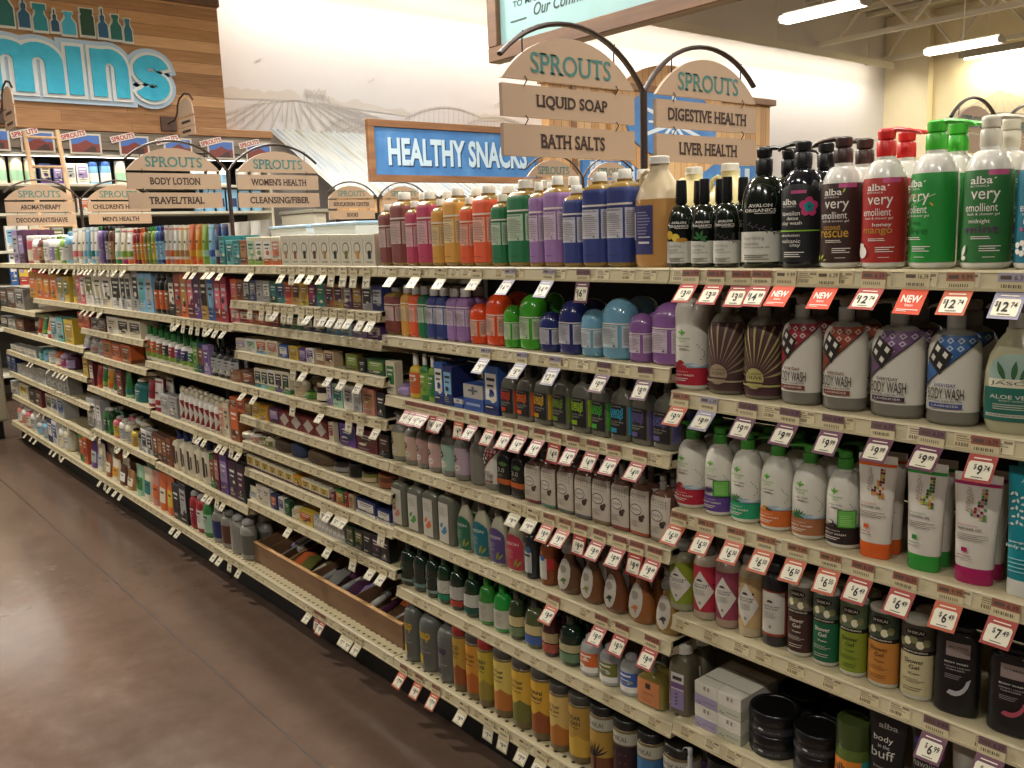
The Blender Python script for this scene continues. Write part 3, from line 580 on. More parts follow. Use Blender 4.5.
JA = dict(n='body_wash_bottle', c='bottle', desc='clear bottle with aloe label', shape='barrel', body='#a8a384', rough=.2, coat=.3, cap=('pump', '#9a968a', .34, .2), rot=.2, rows=2, dr=.6, nrot=PI,
  label=[('e', '#8fa59a', 0, .47, .42, .14)] + [leaf('#2f5a34', x, .4, .16, a, .22) for x, a in ((-.12, 1.9), (.0, 1.5), (.1, 1.2), (.2, 1.1))] + [('r', '#d3ceb4', -.4, .5, .355, .42), ('t', INK, -.36, .368, .76, .035, 'JASON', .0), ('p', INK, [(-.2, .408), (-.1, .408), (-.15, .413)]), ('p', INK, [(.1, .408), (.2, .408), (.15, .413)]), ('r', '#1f6456', -.48, .55, .1, .355), ('t', '#c9c8b4', -.36, .27, .76, .03, 'ALOE VERA', .01), ('t', '#c9c8b4', -.2, .25, .4, .012, 'BODY WASH')] + lines('#b4b8a4', -.3, .3, .19, .24, 3) + [('r', '#b8b8a8', -.42, .5, .13, .155), ('t', INK, -.38, .137, .8, .012, 'NO PARABENS OR PHTHALATES', .01)])
row(NB, 'second shelf', 1.243, [(679, 710, 293, V1), (712, 746, 290, BU1), (748, 783, 292, BU2), (785, 823, 294, SH[0]), (826, 868, 296, SH[1]), (872, 925, 299, SH[2]), (928, 981, 302, SH[3]), (984, 1048, 300, JA), (1052, 1118, 305, JA), (1124, 1190, 310, SH[3])])
def andalou(c, desc, cols):
    rnd = random.Random(desc); L = [('r', c, -.6, .6, .895, .925)]
    cells = [(0, 9), (1, 9), (0, 8), (1, 8), (1, 7), (0, 7), (0, 6), (1, 6), (-1, 5), (0, 5), (1, 5), (-1, 4), (0, 4), (-2, 3), (-1, 3), (1, 3), (-3, 2), (-2, 2), (0, 2), (-3, 1), (-2, 1), (-1, 1), (0, 1), (1, 1), (0, 0), (1, 0)]
    for x, z in cells: L.append(('r', rnd.choice(cols), .1+.065*x, .1+.065*x+.058, .60+.028*z, .60+.028*z+.024))
    S_ = 'ANDALOU'   # lettered vertically
    t = text2d('ANDALOU', .0)
    L += [('v', '#8a7a62', -.2, .66, .09, .22, 'ANDALOU'), ('v', '#8a7a62', -.1, .66, .045, .16, 'NATURALS')]
    L += [('t', c, -.33, .535, .4, .014, 'ARGAN STEM CELL'), ('t', INK, -.33, .5, .5, .02, 'SHOWER GEL', .015)] + lines('#6a6258', -.33, .3, .41, .475, 4, .3) + [('r', c, -.22, -.1, .3, .34)] + lines(c, -.3, .0, .265, .28, 1) + lines('#6a6258', -.33, .12, .235, .25, 1)
    return dict(n='shower_gel_tube', c='tube', desc=desc, shape='tube', dr=.5, body='#d3ccc0', capc=c, capf=.15, label=L, rows=2, rot=.12, rough=.35)
AN = [andalou('#cf5a1e', 'white tube with orange cap', ['#8a3a1e', '#c8761e', '#a8a03a', '#5a2a1e', '#cf8a4a']), andalou('#2e8a34', 'white tube with green cap', ['#2e6a2a', '#8aa63a', '#c8b43a', '#5a3a1e', '#c87a4a']), andalou('#a01c56', 'white tube with magenta cap', ['#8a1c3a', '#4a8a4a', '#c88a8a', '#3a2a2a', '#b8a04a'])]
ACU = dict(n='body_wash_tube', c='tube', desc='teal tube with white leaf pattern', shape='tube', dr=.5, body='#14808c', capc='#cfcdc4', capf=.13, rows=2, rot=.12,
  label=[('t', '#c8dcd8', -.2, .88, .5, .03, 'ACURE', .0)] + [leaf('#cfd8d0', -.4+.16*(i % 5)+.03*(i//5 % 2), .56+.055*(i//5), .04, i*1.3, .5) for i in range(25)] + [('t', '#dfe8e0', -.36, .42, .5, .02, 'energizing', .01), ('t', '#dfe8e0', -.42, .375, .62, .035, 'body wash', .005)] + lines('#9fc8c8', -.35, .2, .2, .33, 4, .2))
row(NB, 'third shelf', .966, [(679, 708, 423, V2), (708, 735, 427, V3), (734, 763, 432, V4), (763, 794, 438, V5), (794, 827, 445, V6), (828, 862, 450, V7), (862, 900, 456, AN[0]), (909, 950, 463, AN[1]), (955, 1003, 474, AN[2]), (1007, 1053, 468, ACU), (1060, 1108, 478, ACU), (1114, 1164, 490, AN[1])])
def nub(c, body, desc, t1, t2, square=False):
    L = [('r', c, -.75, .75, .12, .72)]
    if square: L = [('r', '#8e3a28', -.6, .6, .13, .66), ('r', '#c3beb2', -.42, .5, .16, .64)]
    else:
        rnd = random.Random(desc); L += [('e', PAL['charcoal'] if i % 3 == 0 else c, rnd.uniform(-.6, .6), rnd.uniform(.15, .7), .05, .015) for i in range(8)]
        L += [('p', '#c9c4b8', [(-.5, .4), (-.02, .66), (.48, .4), (-.02, .14)])]
    L += [('p', INK, ell(-.05, .52, .12, .03, 10, 0, PI)), ('t', INK, -.3, .465, .6, .022, t1, .01), ('t', INK, -.25, .435, .5, .022, t2, .01)] + lines('#8a867c', -.25, .25, .34, .42, 5, .3) + [('e', '#8a867c', -.02, .24, .05, .02)]
    return dict(n='body_wash_bottle', c='bottle', desc=desc, shape='round', sh=.8, neck=.5, body=body, rough=.3, cap=('domecap', '#6d6a60' if not square else '#1c1c1e', .7, .13), label=L, rot=.2, rows=2)
NU = [nub('#7a8a26', '#8f8c70', 'bottle with green leaf diamond label', 'INDIAN', 'VETIVER'), nub('#a8283a', '#a89a84', 'bottle with red petal diamond label', 'GOJI', 'BERRY'), nub('#8a3a50', '#a08a7a', 'bottle with rose petal diamond label', 'COCONUT', 'PAPAYA'), nub('#b89a6a', '#b8a888', 'bottle with floral tan diamond label', 'RAW SHEA', 'BUTTER'), nub('#8e3a28', '#2c2a2c', 'black bottle with square white label', 'AFRICAN', 'BLACK SOAP', True)]
def shik(c, pc, desc, tx='#e0d8c4'):
    L = [('r', c, -1.4, 1.4, .07, .62, 1), ('r', pc, -1.4, 1.4, .64, .95, 1), ('r', '#15130f', -1.4, 1.4, .585, .64, 1), ('t', '#d8d0b8', -.38, .605, .76, .018, 'MOISTURIZING', .02)]
    L += [('e', '#d8d0b0' if i % 2 else '#7a7a50', -.42+.19*i, .71+.03*(i % 3), .12, .05) for i in range(5)] + [('e', '#15130f', 0, .86, .32, .05), ('t', '#d8d0c0', -.24, .842, .48, .035, 'SHIKAI', .005, False)]
    L += [('t', tx, -.3, .475, .56, .055, 'Shower', .006), ('t', tx, -.15, .405, .3, .05, 'Gel', .006), ('t', tx, -.18, .34, .34, .022, 'Yuzu', .02)] + lines(tx, -.35, .35, .24, .3, 3, .2) + lines(tx, -.3, .3, .14, .2, 2, .2)
    return dict(n='shower_gel_bottle', c='bottle', desc=desc, shape='cyl', dr=.8, body='#c4bfb0', rough=.3, label=L, rows=2, rot=.15)
SK = [shik('#3f2420', '#6d675c', 'dark brown labelled white cylinder bottle'), shik('#0f5a3a', '#4a5a4c', 'green labelled white cylinder bottle'), shik('#7c8a26', '#5a6a4a', 'lime labelled white cylinder bottle', '#2c3014'), shik('#b87a34', '#3c4a38', 'orange labelled white cylinder bottle', '#4a2a14'), shik('#bfb48a', '#4a4438', 'cream labelled white cylinder bottle', '#3a3424')]
def kiss(c, desc, nm): return dict(n='body_wash_bottle', c='bottle', desc=desc, shape='oval', sh=.86, neck=.7, dr=.5, body='#0f0f11', rough=.35, rows=1, rot=.15, cap=('oval', '#0b0b0c', .75, .05),
  label=[('r', '#8a7a74', -.22, .3, .68, .84), ('t', '#3a2c2a', -.17, .77, .42, .03, nm, .01), ('t', '#c8c4bc', -.24, .6, .5, .02, 'BODY WASH', .012), ('t', '#b8b4ac', -.24, .555, .55, .016, 'GREEN LIQUID'), ('t', '#b8b4ac', -.2, .525, .4, .016, 'CLEANSER')] + lines('#8f8c86', -.22, .2, .43, .49, 3, .3) + [('p', c, [(.34, .46)]+[(.34*math.cos(t)-.02, .46-.22*math.sin(t)) for t in (.2, .5, .8, 1.1, 1.4, 1.7, 2.)]+[(.27*math.cos(t)-.02, .46-.165*math.sin(t)) for t in (1.9, 1.4, 1.1, .8, .5, .2)])])
row(NB, 'fourth shelf', .708, [(674, 698, 540, NU[0]), (698, 721, 543, NU[1]), (720, 743, 548, NU[2]), (743, 766, 553, NU[3]), (766, 791, 559, NU[4]), (793, 817, 582, SK[0]), (818, 843, 590, SK[1]), (844, 871, 598, SK[2]), (872, 902, 607, SK[3]), (904, 937, 618, SK[4]), (938, 984, 626, kiss('#a8a8a8', 'black oval bottle with silver swoosh', 'ACTIVE')), (990, 1042, 648, kiss('#a84a58', 'black oval bottle with pink swoosh', 'WOMAN')), (1050, 1106, 670, kiss('#a8a8a8', 'black oval bottle with silver swoosh', 'ACTIVE')), (1114, 1172, 690, kiss('#a8a8a8', 'black oval bottle with silver swoosh', 'ACTIVE'))])
CLB = dict(n='bath_oil_bottle', c='bottle', desc='clear square bottle with lilac label', shape='square', sh=.62, neck=.5, body='#5f5a48', rough=.12, coat=.5, cap=('cap', '#b8b4aa', .72, .12), rot=.1, rows=2, label=[('r', '#c4beb8', -.28, .3, .1, .62), ('r', '#6a4c7a', -.28, .3, .4, .48), ('r', '#8a78a0', -.28, .3, .1, .38), ('r', INK, -.2, .22, .52, .57)] + [leaf('#4a3f50', -.1, .15+.05*i, .06, .6) for i in range(4)])
row(NB, 'fifth shelf', .442, [(676, 697, 645, CLB)])
def soapbox(acc, i): return dict(n='soap_carton', c='carton', desc='x', shape='box', dr=1.1, body='#cfcabc', label=[('r', acc, -.49, .49, .04, .96), ('t', '#5a5450', -.1, .36, .5, .14, 'BATH SOAP'), leaf('#4a4650', -.4, .25, .25, .6, .3, 2.), leaf('#4a4650', -.3, .2, .25, .4, .3, 2.)] if i % 2 else [('r', '#8a8378', -.1, .0, .45, .8), ('r', '#8a8378', .08, .16, .45, .8)])
_x0, _x1 = sx(696, .442, .02), sx(742, .442, .02); _w = (_x1-_x0)/2
for c_ in range(2):
    for k_ in range(4):
        for r_ in range(2):
            place(soapbox('#9c90ac' if c_ == 0 else '#b4b4a0', k_ % 2 == 0), _w*.99, .0275, _x0+_w*(c_+.5), .05+r_*.07, .442+k_*.0285, f"pale soap carton, {'left' if c_ == 0 else 'right'} column, {['bottom', 'second', 'third', 'topmost'][k_]} of stack, {['front row', 'back row'][r_]}, nearest bay", 'soap cartons stacked on the fifth shelf of the nearest bay')
def stackj(px0, px1, n, nm, z, sp, h, near=True):
    x0, x1 = sx(px0, z, .04), sx(px1, z, .04); w = (x1-x0)*.97
    for r in range(2):
        for k in range(n): place(sp, w, h, (x0+x1)/2, .015+w/2+r*w*1.04, z+k*(h+.0005), f"black tub with lid, {['bottom', 'second', 'topmost'][k if k < n-1 else 2]} of the {nm} stack, {['front', 'back'][r]} row, nearest bay", 'black tubs stacked on the fifth shelf')
TUB = dict(n='body_butter_tub', c='tub', desc='', shape='jar', body='#17171a', lidc='#0e0e10', lid=.55, lidw=1.03, rough=.3, label=[('r', '#2c2c30', -1.4, 1.4, .12, .42), ('e', '#b8b8b4', .0, .3, .06, .05), ('t', '#6a6a6c', -.5, .2, .9, .08, 'SUGAR SCRUB')])
stackj(746, 789, 2, 'left', .442, TUB, .051); stackj(790, 833, 2, 'right', .442, TUB, .05)
ALJ = dict(n='body_scrub_jar', c='jar', desc='green jar with orange label', shape='jar', body='#55692a', lidc='#3c4a22', lid=.66, lidw=1.0, rough=.3, label=[('r', '#cf7a26', -.5, .5, .1, .52), ('r', '#2f8a84', .5, .9, .1, .52), ('t', INK, -.3, .36, .5, .1, 'alba', .02, True), ('t', INK, -.25, .22, .6, .07, 'hawaiian'), ('t', '#7a2a26', -.25, .13, .5, .06, 'body polish')])
BUF = dict(n='body_scrub_tube', c='tube', desc='black tube with white lettering', shape='tube', dr=.5, body='#131313', capc='#101010', capf=.1, rough=.4, rot=.12, label=[('t', '#8a847c', -.22, .83, .5, .05, 'alba', .01, True), ('t', '#c4c0b6', -.34, .69, .52, .07, 'body', .0), ('t', '#c4c0b6', -.2, .645, .3, .035, 'in the'), ('t', '#c4c0b6', -.38, .55, .62, .085, 'buff', .0), ('t', '#8a847c', -.3, .45, .5, .03, 'hawaiian')])
HAW = dict(BUF, desc='black tube with purple floral print', label=[('t', '#b8b4ae', -.4, .6, .8, .06, 'hawaiian'), ('t', '#b8b4ae', -.3, .52, .6, .05, 'detox')] + petal5('#6a2a5a', .3, .78, .05) + petal5('#3a2a6a', -.2, .8, .04))
WTB = dict(BUF, desc='pale grey tube with leaf', body='#9a978c', capc='#8a867c', label=[leaf('#4a6a4a', -.1, .6, .12, .8)] + lines('#5a5a54', -.3, .3, .4, .5, 3))
row(NB, 'fifth shelf', .442, [(838, 870, 720, ALJ), (872, 910, 712, BUF), (914, 948, 722, HAW), (952, 995, 738, WTB), (998, 1040, 748, BUF)])

# ------------------------------------------------------------------ second bay
FA = K('blue', 'white', 'navy', .1, 'first-aid carton'); DB0 = dict(n='display_box', c='carton', desc='low blue display box with white cross', shape='box', dr=2., dep=.1, body='#2f4f94', label=[('r', '#b8b8b2', -.5, .5, .5, 1.), ('r', '#5a5a62', -.05, .05, .6, .95), ('r', '#5a5a62', -.2, .2, .74, .82)])
DB = dict(DB0, desc='grey and blue display box with cross', label=[('r', '#a8a49c', -.5, .5, .48, 1.), ('r', '#55565e', -.06, .06, .62, .92), ('r', '#55565e', -.24, .24, .73, .81), ('r', '#8f9cc0', -.35, .35, .2, .3)])
SP = B('yellow', 'orange', 'white', 'tall', 'round', noun='bubble bath bottle'); SPG = B('green', 'lime', 'white', 'tall', 'round', noun='bubble bath bottle'); SPL = B('lime', 'green', 'white', 'tall', 'round', noun='bubble bath bottle')
row(B2_, 'second shelf', 1.293, [(385, 401, 287, dict(BT['brown', 0], cap=('cap', '#8a8680', .5, .08), rows=1))] + [(a, b, t, dict(BT[k, 0], body=BC[k], sh=.83, cap=('cap', '#b4b0a8', .6, .16), desc=f'{k} soap bottle with grey cap')) for a, b, t, k in
  ((403, 411, 285, 'amber'), (411, 420, 286, 'orange'), (420, 428.5, 286, 'green'), (428.5, 438, 287, 'navy'), (438, 448.5, 287, 'navy'), (448.5, 458.5, 288, 'lilac'), (458.5, 469.5, 288, 'lilac'))]
  + [(470, 484, 303, BD['orange', 0]), (485, 503, 293, BD['orange', 1]), (504, 517, 305, BD['green', 0]), (518, 538, 294, BD['green', 1]), (539, 556, 311, BD['navy', 0]), (557, 579, 300, BD['navy', 1]), (580, 599, 309, BD['sky', 0]), (600, 627, 298, BD['sky', 1]), (628, 648, 313, BD['lilac', 0]), (649, 678, 302, BD['lilac', 1])])
def hsoap(c, desc):
    return dict(n='hand_soap_bottle', c='bottle', desc=desc, shape='square', dr=.7, sh=.66, neck=.34, body='#5f5d52', rough=.25, coat=.3, cap=('pump', '#5c5a52', .34, .2), rows=2, nrot=PI,
      label=[('r', '#1b1b1c', -.44, .36, .1, .56), ('r', c, .44, .8, .12, .54), ('t', '#b0aca0', -.36, .52, .5, .018, 'THE ORIGINAL'), ('t', c, -.4, .42, .62, .1, 'hand', .02), ('t', c, -.4, .32, .62, .1, 'soap', .02), ('t', '#b0aca0', -.36, .285, .6, .018, 'ALOE VERA')] + lines('#8a8678', -.36, .2, .24, .275, 2) + [('r', c, -.36, -.08, .13, .2)])
HS = [hsoap(c, f'{n} labelled hand soap pump bottle') for c, n in (('#b8361e', 'red'), ('#c45a20', 'orange'), ('#b8901e', 'amber'), ('#5f7a26', 'olive'), ('#86a81e', 'lime'), ('#3f9a2e', 'green'), ('#2a8ca8', 'aqua'), ('#544a7c', 'violet'), ('#5a5a8c', 'slate blue'))]
row(B2_, 'third shelf', 1.093, [(389, 398, 361, K('cream', 'green', None, None, 'soap carton')), (398, 409, 383, B('lilac', None, 'lilac', 'domecap', 'dome', noun='round bottle')), (410, 420, 354, SP), (421, 429, 354, SPG), (429, 437, 356, SPL), (437, 446, 362, FA), (446, 455, 366, K('navy', 'sky', None, .1, 'first-aid carton')), (456, 465, 398, DB0), (466, 486, 384, DB), (487, 501, 366, FA)]
  + [(a, b, t, HS[i]) for i, (a, b, t) in enumerate(((502, 517, 364), (517.5, 534, 365), (534.5, 552, 366), (553, 571, 367), (572, 591, 369), (592, 610, 371), (611, 631, 374), (632, 652, 378), (653, 676, 381)))])
def sheab(c, desc): return dict(SH[0], desc=desc, n='lotion_bottle', shape='round', label=[('r', c, -.7, .7, .12, .62), ('e', '#d0c8ba', -.05, .24, .22, .06), ('t', INK, -.18, .22, .3, .04, 'COCONUT', .01), ('p', '#26221f', [(-.4, .42), (-.15, .5), (-.02, .4), (-.25, .32)]), ('e', '#d0c8ba', -.22, .41, .06, .02)] + [('e', '#b8a098', .1+.1*(i % 3), .45+.05*(i//3), .03, .012) for i in range(6)], dr=.7, rot=0)
KB = dict(n='body_wash_bottle', c='bottle', desc='black bottle with orange band', shape='square', dr=.8, sh=.74, neck=.34, body='#191a17', rough=.25, cap=('pump', '#3c3a34', .3, .2), rows=2, label=[('t', '#a8a498', -.3, .42, .5, .08, '3.0', .0), ('r', '#a8541e', -.7, .7, .2, .3), ('e', '#3c5a2a', .1, .58, .3, .04)] + lines('#7a766a', -.3, .1, .34, .4, 2))
def south(c, desc): return dict(n='hand_wash_bottle', c='bottle', desc=desc, shape='square', dr=.55, sh=.72, neck=.3, body='#6a4a3c', rough=.15, coat=.4, cap=('pump', '#77736a', .3, .22), rows=2, rot=0, nrot=PI,
  label=[('r', '#c0b6a6', -.52, .52, .03, .69), ('r', c, -.52, .52, .03, .075), ('e', '#2f2a26', -.1, .4, .31, .085), ('e', '#c4bcae', -.1, .4, .28, .072), ('t', INK, -.3, .385, .4, .035, 'SOUTH', .01), ('e', '#3c302a', .17, .28, .13, .05), ('e', '#4f3f36', .28, .32, .08, .03)] + [('e', '#6a6a5c', -.35+.12*(i % 7), .54+.045*(i//7), .022, .01) for i in range(21)] + lines('#7d7468', -.4, .1, .16, .26, 4, .25))
row(B2_, 'fourth shelf', .864, [(a, b, t, sheab(c, d)) for a, b, t, c, d in ((391, 404, 413, '#b8b088', 'grey pump bottle, yellow green label'), (405, 416, 418, '#b89c8a', 'grey pump bottle, peach label'), (417, 427, 420, '#a08078', 'grey pump bottle, russet label'), (428, 440, 424, '#b8958e', 'grey pump bottle, dusty pink label'), (441, 453, 424, '#90ab98', 'grey pump bottle, mint label'), (454, 467, 427, '#ab95a0', 'grey pump bottle, mauve label'))]
  + [(469, 483, 430, dict(SH[0], desc='plain grey pump bottle', label=[])), (484, 497, 434, dict(SH[0], desc='grey pump bottle, black diamond label')), (498, 511, 440, KB), (512, 525, 444, KB)]
  + [(a, b, t, south(c, d)) for a, b, t, c, d in ((526, 541, 447, '#7a2c3a', 'flask pump bottle, crimson edged'), (542, 557, 450, '#4a7f6a', 'flask pump bottle, sea green edged'), (558, 575, 452, '#4f5a50', 'flask pump bottle, olive edged'), (576, 592, 455, '#5a5a62', 'flask pump bottle, grey edged'), (593, 611, 459, '#7a6a4a', 'flask pump bottle, tan edged'), (612, 630, 463, '#8a4038', 'flask pump bottle, brick edged'), (631, 650, 468, '#a04a2c', 'flask pump bottle, rust edged'), (651, 672, 474, '#8a7a6a', 'flask pump bottle, beige edged'))])
def clearb(c, desc): return dict(n='shampoo_bottle', c='bottle', desc=desc, shape='square', dr=.85, sh=.82, neck=.44, body='#66675a', rough=.12, coat=.5, cap=('cap', '#5c5a50', .46, .12), rows=2, label=[('r', '#c4c1b4', -.36, .3, .04, .72)] + [leaf(c, -.2, .2, .16, .4, .5), leaf(c, -.05, .17, .18, 1.2, .5), leaf(c, -.25, .28, .12, 1., .5)] + lines('#7d7a70', -.25, .15, .5, .66, 4, .2))
def jas(c, desc): return dict(n='lotion_bottle', c='bottle', desc=desc, shape='barrel', dr=.62, body='#a8a48c', rough=.25, coat=.3, cap=('pump', '#5f5d54', .36, .22), rows=2, nrot=PI, label=[('r', c, -.52, .52, .05, .44), ('e', c, 0, .44, .52, .16), ('t', '#c9c4ae', -.38, .42, .72, .06, 'JASON', .0)] + lines('#a8a894', -.34, .1, .24, .38, 5, .2) + [leaf('#8a8c34', .1, .1, .16, 1.2, .25), leaf('#8a8c34', .2, .1, .14, .9, .25)])
def method(c, pet, desc): return dict(n='hand_wash_bottle', c='bottle', desc=desc, shape='tear', dr=.62, body=c, rough=.1, coat=.6, cap=('foam', '#76736a', .36, .32), rows=2, nrot=PI, label=[('e', '#b4ada0', -.06, .32, .3, .25), ('e', '#8a8378', -.08, .4, .15, .06), leaf(pet, -.2, .2, .09, .5), leaf(pet, -.02, .2, .08, 1.1), ('e', pet, .0, .24, .1, .03), leaf(pet, .05, .16, .08, 2.)])
DK = dict(n='shampoo_bottle', c='bottle', desc='dark bottle with blue dot label', shape='round', sh=.72, neck=.4, body='#242a2c', rough=.2, cap=('pump', '#7a766c', .4, .2), rows=2, label=[('r', '#a8a8a4', -.5, .3, .12, .48), ('e', '#3a5a7a', .1, .52, .16, .06), ('r', INK, -.3, .2, .4, .44)])
row(B2_, 'fifth shelf', .636, [(393, 407, 472, clearb('#b87a68', 'clear bottle with peach flower label')), (409, 423, 477, clearb('#4a8a3a', 'clear bottle with green leaf label')), (424, 438, 481, clearb('#c8642c', 'clear bottle with orange flower label')), (439.5, 455, 484, clearb('#3a7a9a', 'clear bottle with blue wave label')),
  (457, 471, 487, jas('#1c5a44', 'oval pump bottle with forest green label')), (472, 488, 492, jas('#10606a', 'oval pump bottle with teal label')), (489, 505, 497, jas('#4c3c6e', 'oval pump bottle with purple label')), (506, 523, 503, jas('#a02c40', 'oval pump bottle with red label')),
  (524, 536, 520, DK), (538, 553, 528, dict(DK, desc='amber bottle with red white label', body='#7a4020', label=[('r', '#b8b4a8', -.5, .2, .12, .5), ('r', '#a8282a', .2, .55, .3, .5), ('e', '#2c5a8a', -.05, .5, .16, .05)])),
  (555, 577, 532, method('#5c3f28', '#5a6a3a', 'brown teardrop soap bottle, olive label')), (578, 600, 538, method('#6a4226', '#7a7a3a', 'brown teardrop soap bottle, leaf label')), (601, 624, 545, method('#6a3c22', '#2c3a2c', 'brown teardrop soap bottle, dark flower label')), (625, 651, 553, method('#8a5428', '#b86a3a', 'amber teardrop soap bottle, orange label')), (653, 678, 565, method('#8a6a34', '#3c3a34', 'golden teardrop soap bottle, black olive label'))])
def dome2(c, desc, bands, capc=None): return dict(n='dish_soap_bottle', c='bottle', desc=desc, shape='round', sh=.62, neck=.34, dr=.8, body=c, rough=.12, coat=.6, cap=('tall', capc or c, .36, .16), rows=2, label=bands)
dg = [('r', '#7a8a80', -.7, .7, .12, .18), ('e', '#3c4a40', -.05, .42, .2, .06)]
row(B2_, 'sixth shelf', .425, [(399, 412, 541, dome2('#15281c', 'glossy dark green bottle, grey band', dg)), (412.5, 424, 546, dome2('#1c2c22', 'dark green bottle, pale teal band', [('r', '#5c7a78', -.7, .7, .12, .2)])), (425, 436, 551, dome2('#16281e', 'dark green bottle, thin band', dg)),
  (437, 448, 556, dome2('#12301c', 'green bottle, white and teal label', [('r', '#b0b0a4', -.7, .7, .24, .52), ('r', '#1f7a5c', -.7, .7, .1, .22)], '#2f5a2a')), (449, 461, 562, dome2('#14281a', 'green bottle, white and red label', [('r', '#a8a49a', -.7, .7, .24, .52), ('r', '#a03a2c', -.7, .7, .1, .22)], '#2f5a2a')), (462.5, 476, 570, dome2('#12301c', 'green bottle, white and dark teal label', [('r', '#b0b0a4', -.7, .7, .24, .52), ('r', '#134a40', -.7, .7, .1, .22)], '#2f5a2a')),
  (478, 491, 577, dome2('#2a7a2c', 'bright green bottle, pale label', [('r', '#a8a898', -.7, .7, .1, .5)] + lines('#8a6a70', -.3, .3, .16, .45, 7, .25))), (492, 507, 584, dome2('#1f8a34', 'emerald bottle, pale label', [('r', '#b0b09e', -.7, .7, .1, .5)] + lines('#8a6a70', -.3, .3, .16, .45, 7, .25))),
  (508, 521, 590, dome2('#2c3a20', 'olive bottle, cream and sage label', [('r', '#b8a878', -.7, .7, .3, .5), ('r', '#6a7a5a', -.7, .7, .1, .28), ('e', '#b8a878', -.3, .5, .14, .06)], '#3a3c34')), (522.5, 540, 598, dome2('#4a5230', 'olive bottle, cream and blue label', [('r', '#b8a878', -.7, .7, .3, .5), ('r', '#3c5a94', -.7, .7, .1, .28), ('e', '#b8a878', -.3, .5, .14, .06)], '#3a3c34')),
  (541, 555, 606, dome2('#3a1418', 'maroon bottle, cream and coral label', [('r', '#a8906a', -.7, .7, .3, .5), ('r', '#9a4a3c', -.7, .7, .1, .28), ('e', '#a8906a', -.3, .5, .14, .06)], '#3a3c34')), (557, 576, 614, dome2('#10281c', 'dark green bottle, cream and sage label', [('r', '#a8a078', -.7, .7, .3, .46), ('r', '#5f7a5c', -.7, .7, .1, .28), ('e', '#a8a078', -.3, .46, .14, .06)], '#3a3c34')),
  (578, 596, 632, B('silver', 'orange', 'silver', 'domecap', 'round', 'white', 'squeeze bottle', dr=.9)), (597, 616, 642, B('silver', 'olive', 'silver', 'domecap', 'round', 'white', 'squeeze bottle', dr=.9)), (618, 636, 652, B('silver', 'blue', 'silver', 'domecap', 'round', 'white', 'squeeze bottle', dr=.9)),
  (637, 664, 660, dict(n='hand_soap_bottle', c='bottle', desc='golden flat pump bottle, peach label', shape='square', dr=.5, sh=.66, neck=.22, body='#8a7a3c', rough=.12, coat=.5, cap=('pump', '#7a776c', .24, .24), rows=2, nrot=PI*.1, label=[('r', '#c07a4c', -.42, .38, .06, .6), ('r', INK, -.1, .08, .42, .54), ('t', INK, -.2, .3, .4, .04, 'castile', .0)] + lines('#7a4a30', -.2, .2, .14, .22, 2, .2)))])
def kcyl(c1, c2, desc, t1, t2, capc='#3f3c36'): return dict(n='shower_gel_bottle', c='bottle', desc=desc, shape='cyl', dr=1., body='#6a5a3a', rough=.3, cap=('oval', capc, .98, .12), rows=2,
  label=[('r', c1, -1.4, 1.4, .12, .84, 1), ('r', c2, -1.4, 1.4, .12, .34, 1), ('p', c2, [(-.7, .34), (-.4, .42), (-.1, .36), (.2, .44), (.5, .37), (.7, .34)]), ('t', INK, -.3, .66, .62, .06, t1, .02), ('t', INK, -.3, .58, .6, .06, t2, .02), ('r', INK, -.25, .25, .54, .55)])
def skcyl(c1, desc, art_): return dict(kcyl(c1, c1, desc, '', ''), cap=('oval', '#1a1816', .98, .12), label=[('r', c1, -1.4, 1.4, .1, .66, 1), ('r', '#a8a494', -1.4, 1.4, .68, .84, 1), ('t', INK, -.32, .72, .64, .07, 'SHIKAI')] + art_)
tree = [leaf('#1c1a20', 0, .3, .22, .5+.35*i, .12, .4) for i in range(8)] + [('p', '#1c1a20', [(-.04, .12), (.04, .12), (.02, .4), (-.02, .4)])]
gray = dict(n='body_wash_bottle', c='bottle', desc='big grey bottle, yellow lettering', shape='round', sh=.76, neck=.4, body='#5f605a', rough=.3, cap=('cap', '#55564f', .4, .07), rows=2, label=[('t', '#c09a28', -.36, .5, .7, .16, 'soap', .03), ('t', '#8a8464', -.25, .4, .5, .05, 'for her'), ('r', '#c0a028', -.35, .0, .14, .28), ('t', '#c0bca8', -.3, .33, .62, .02, 'BODY WASH')])
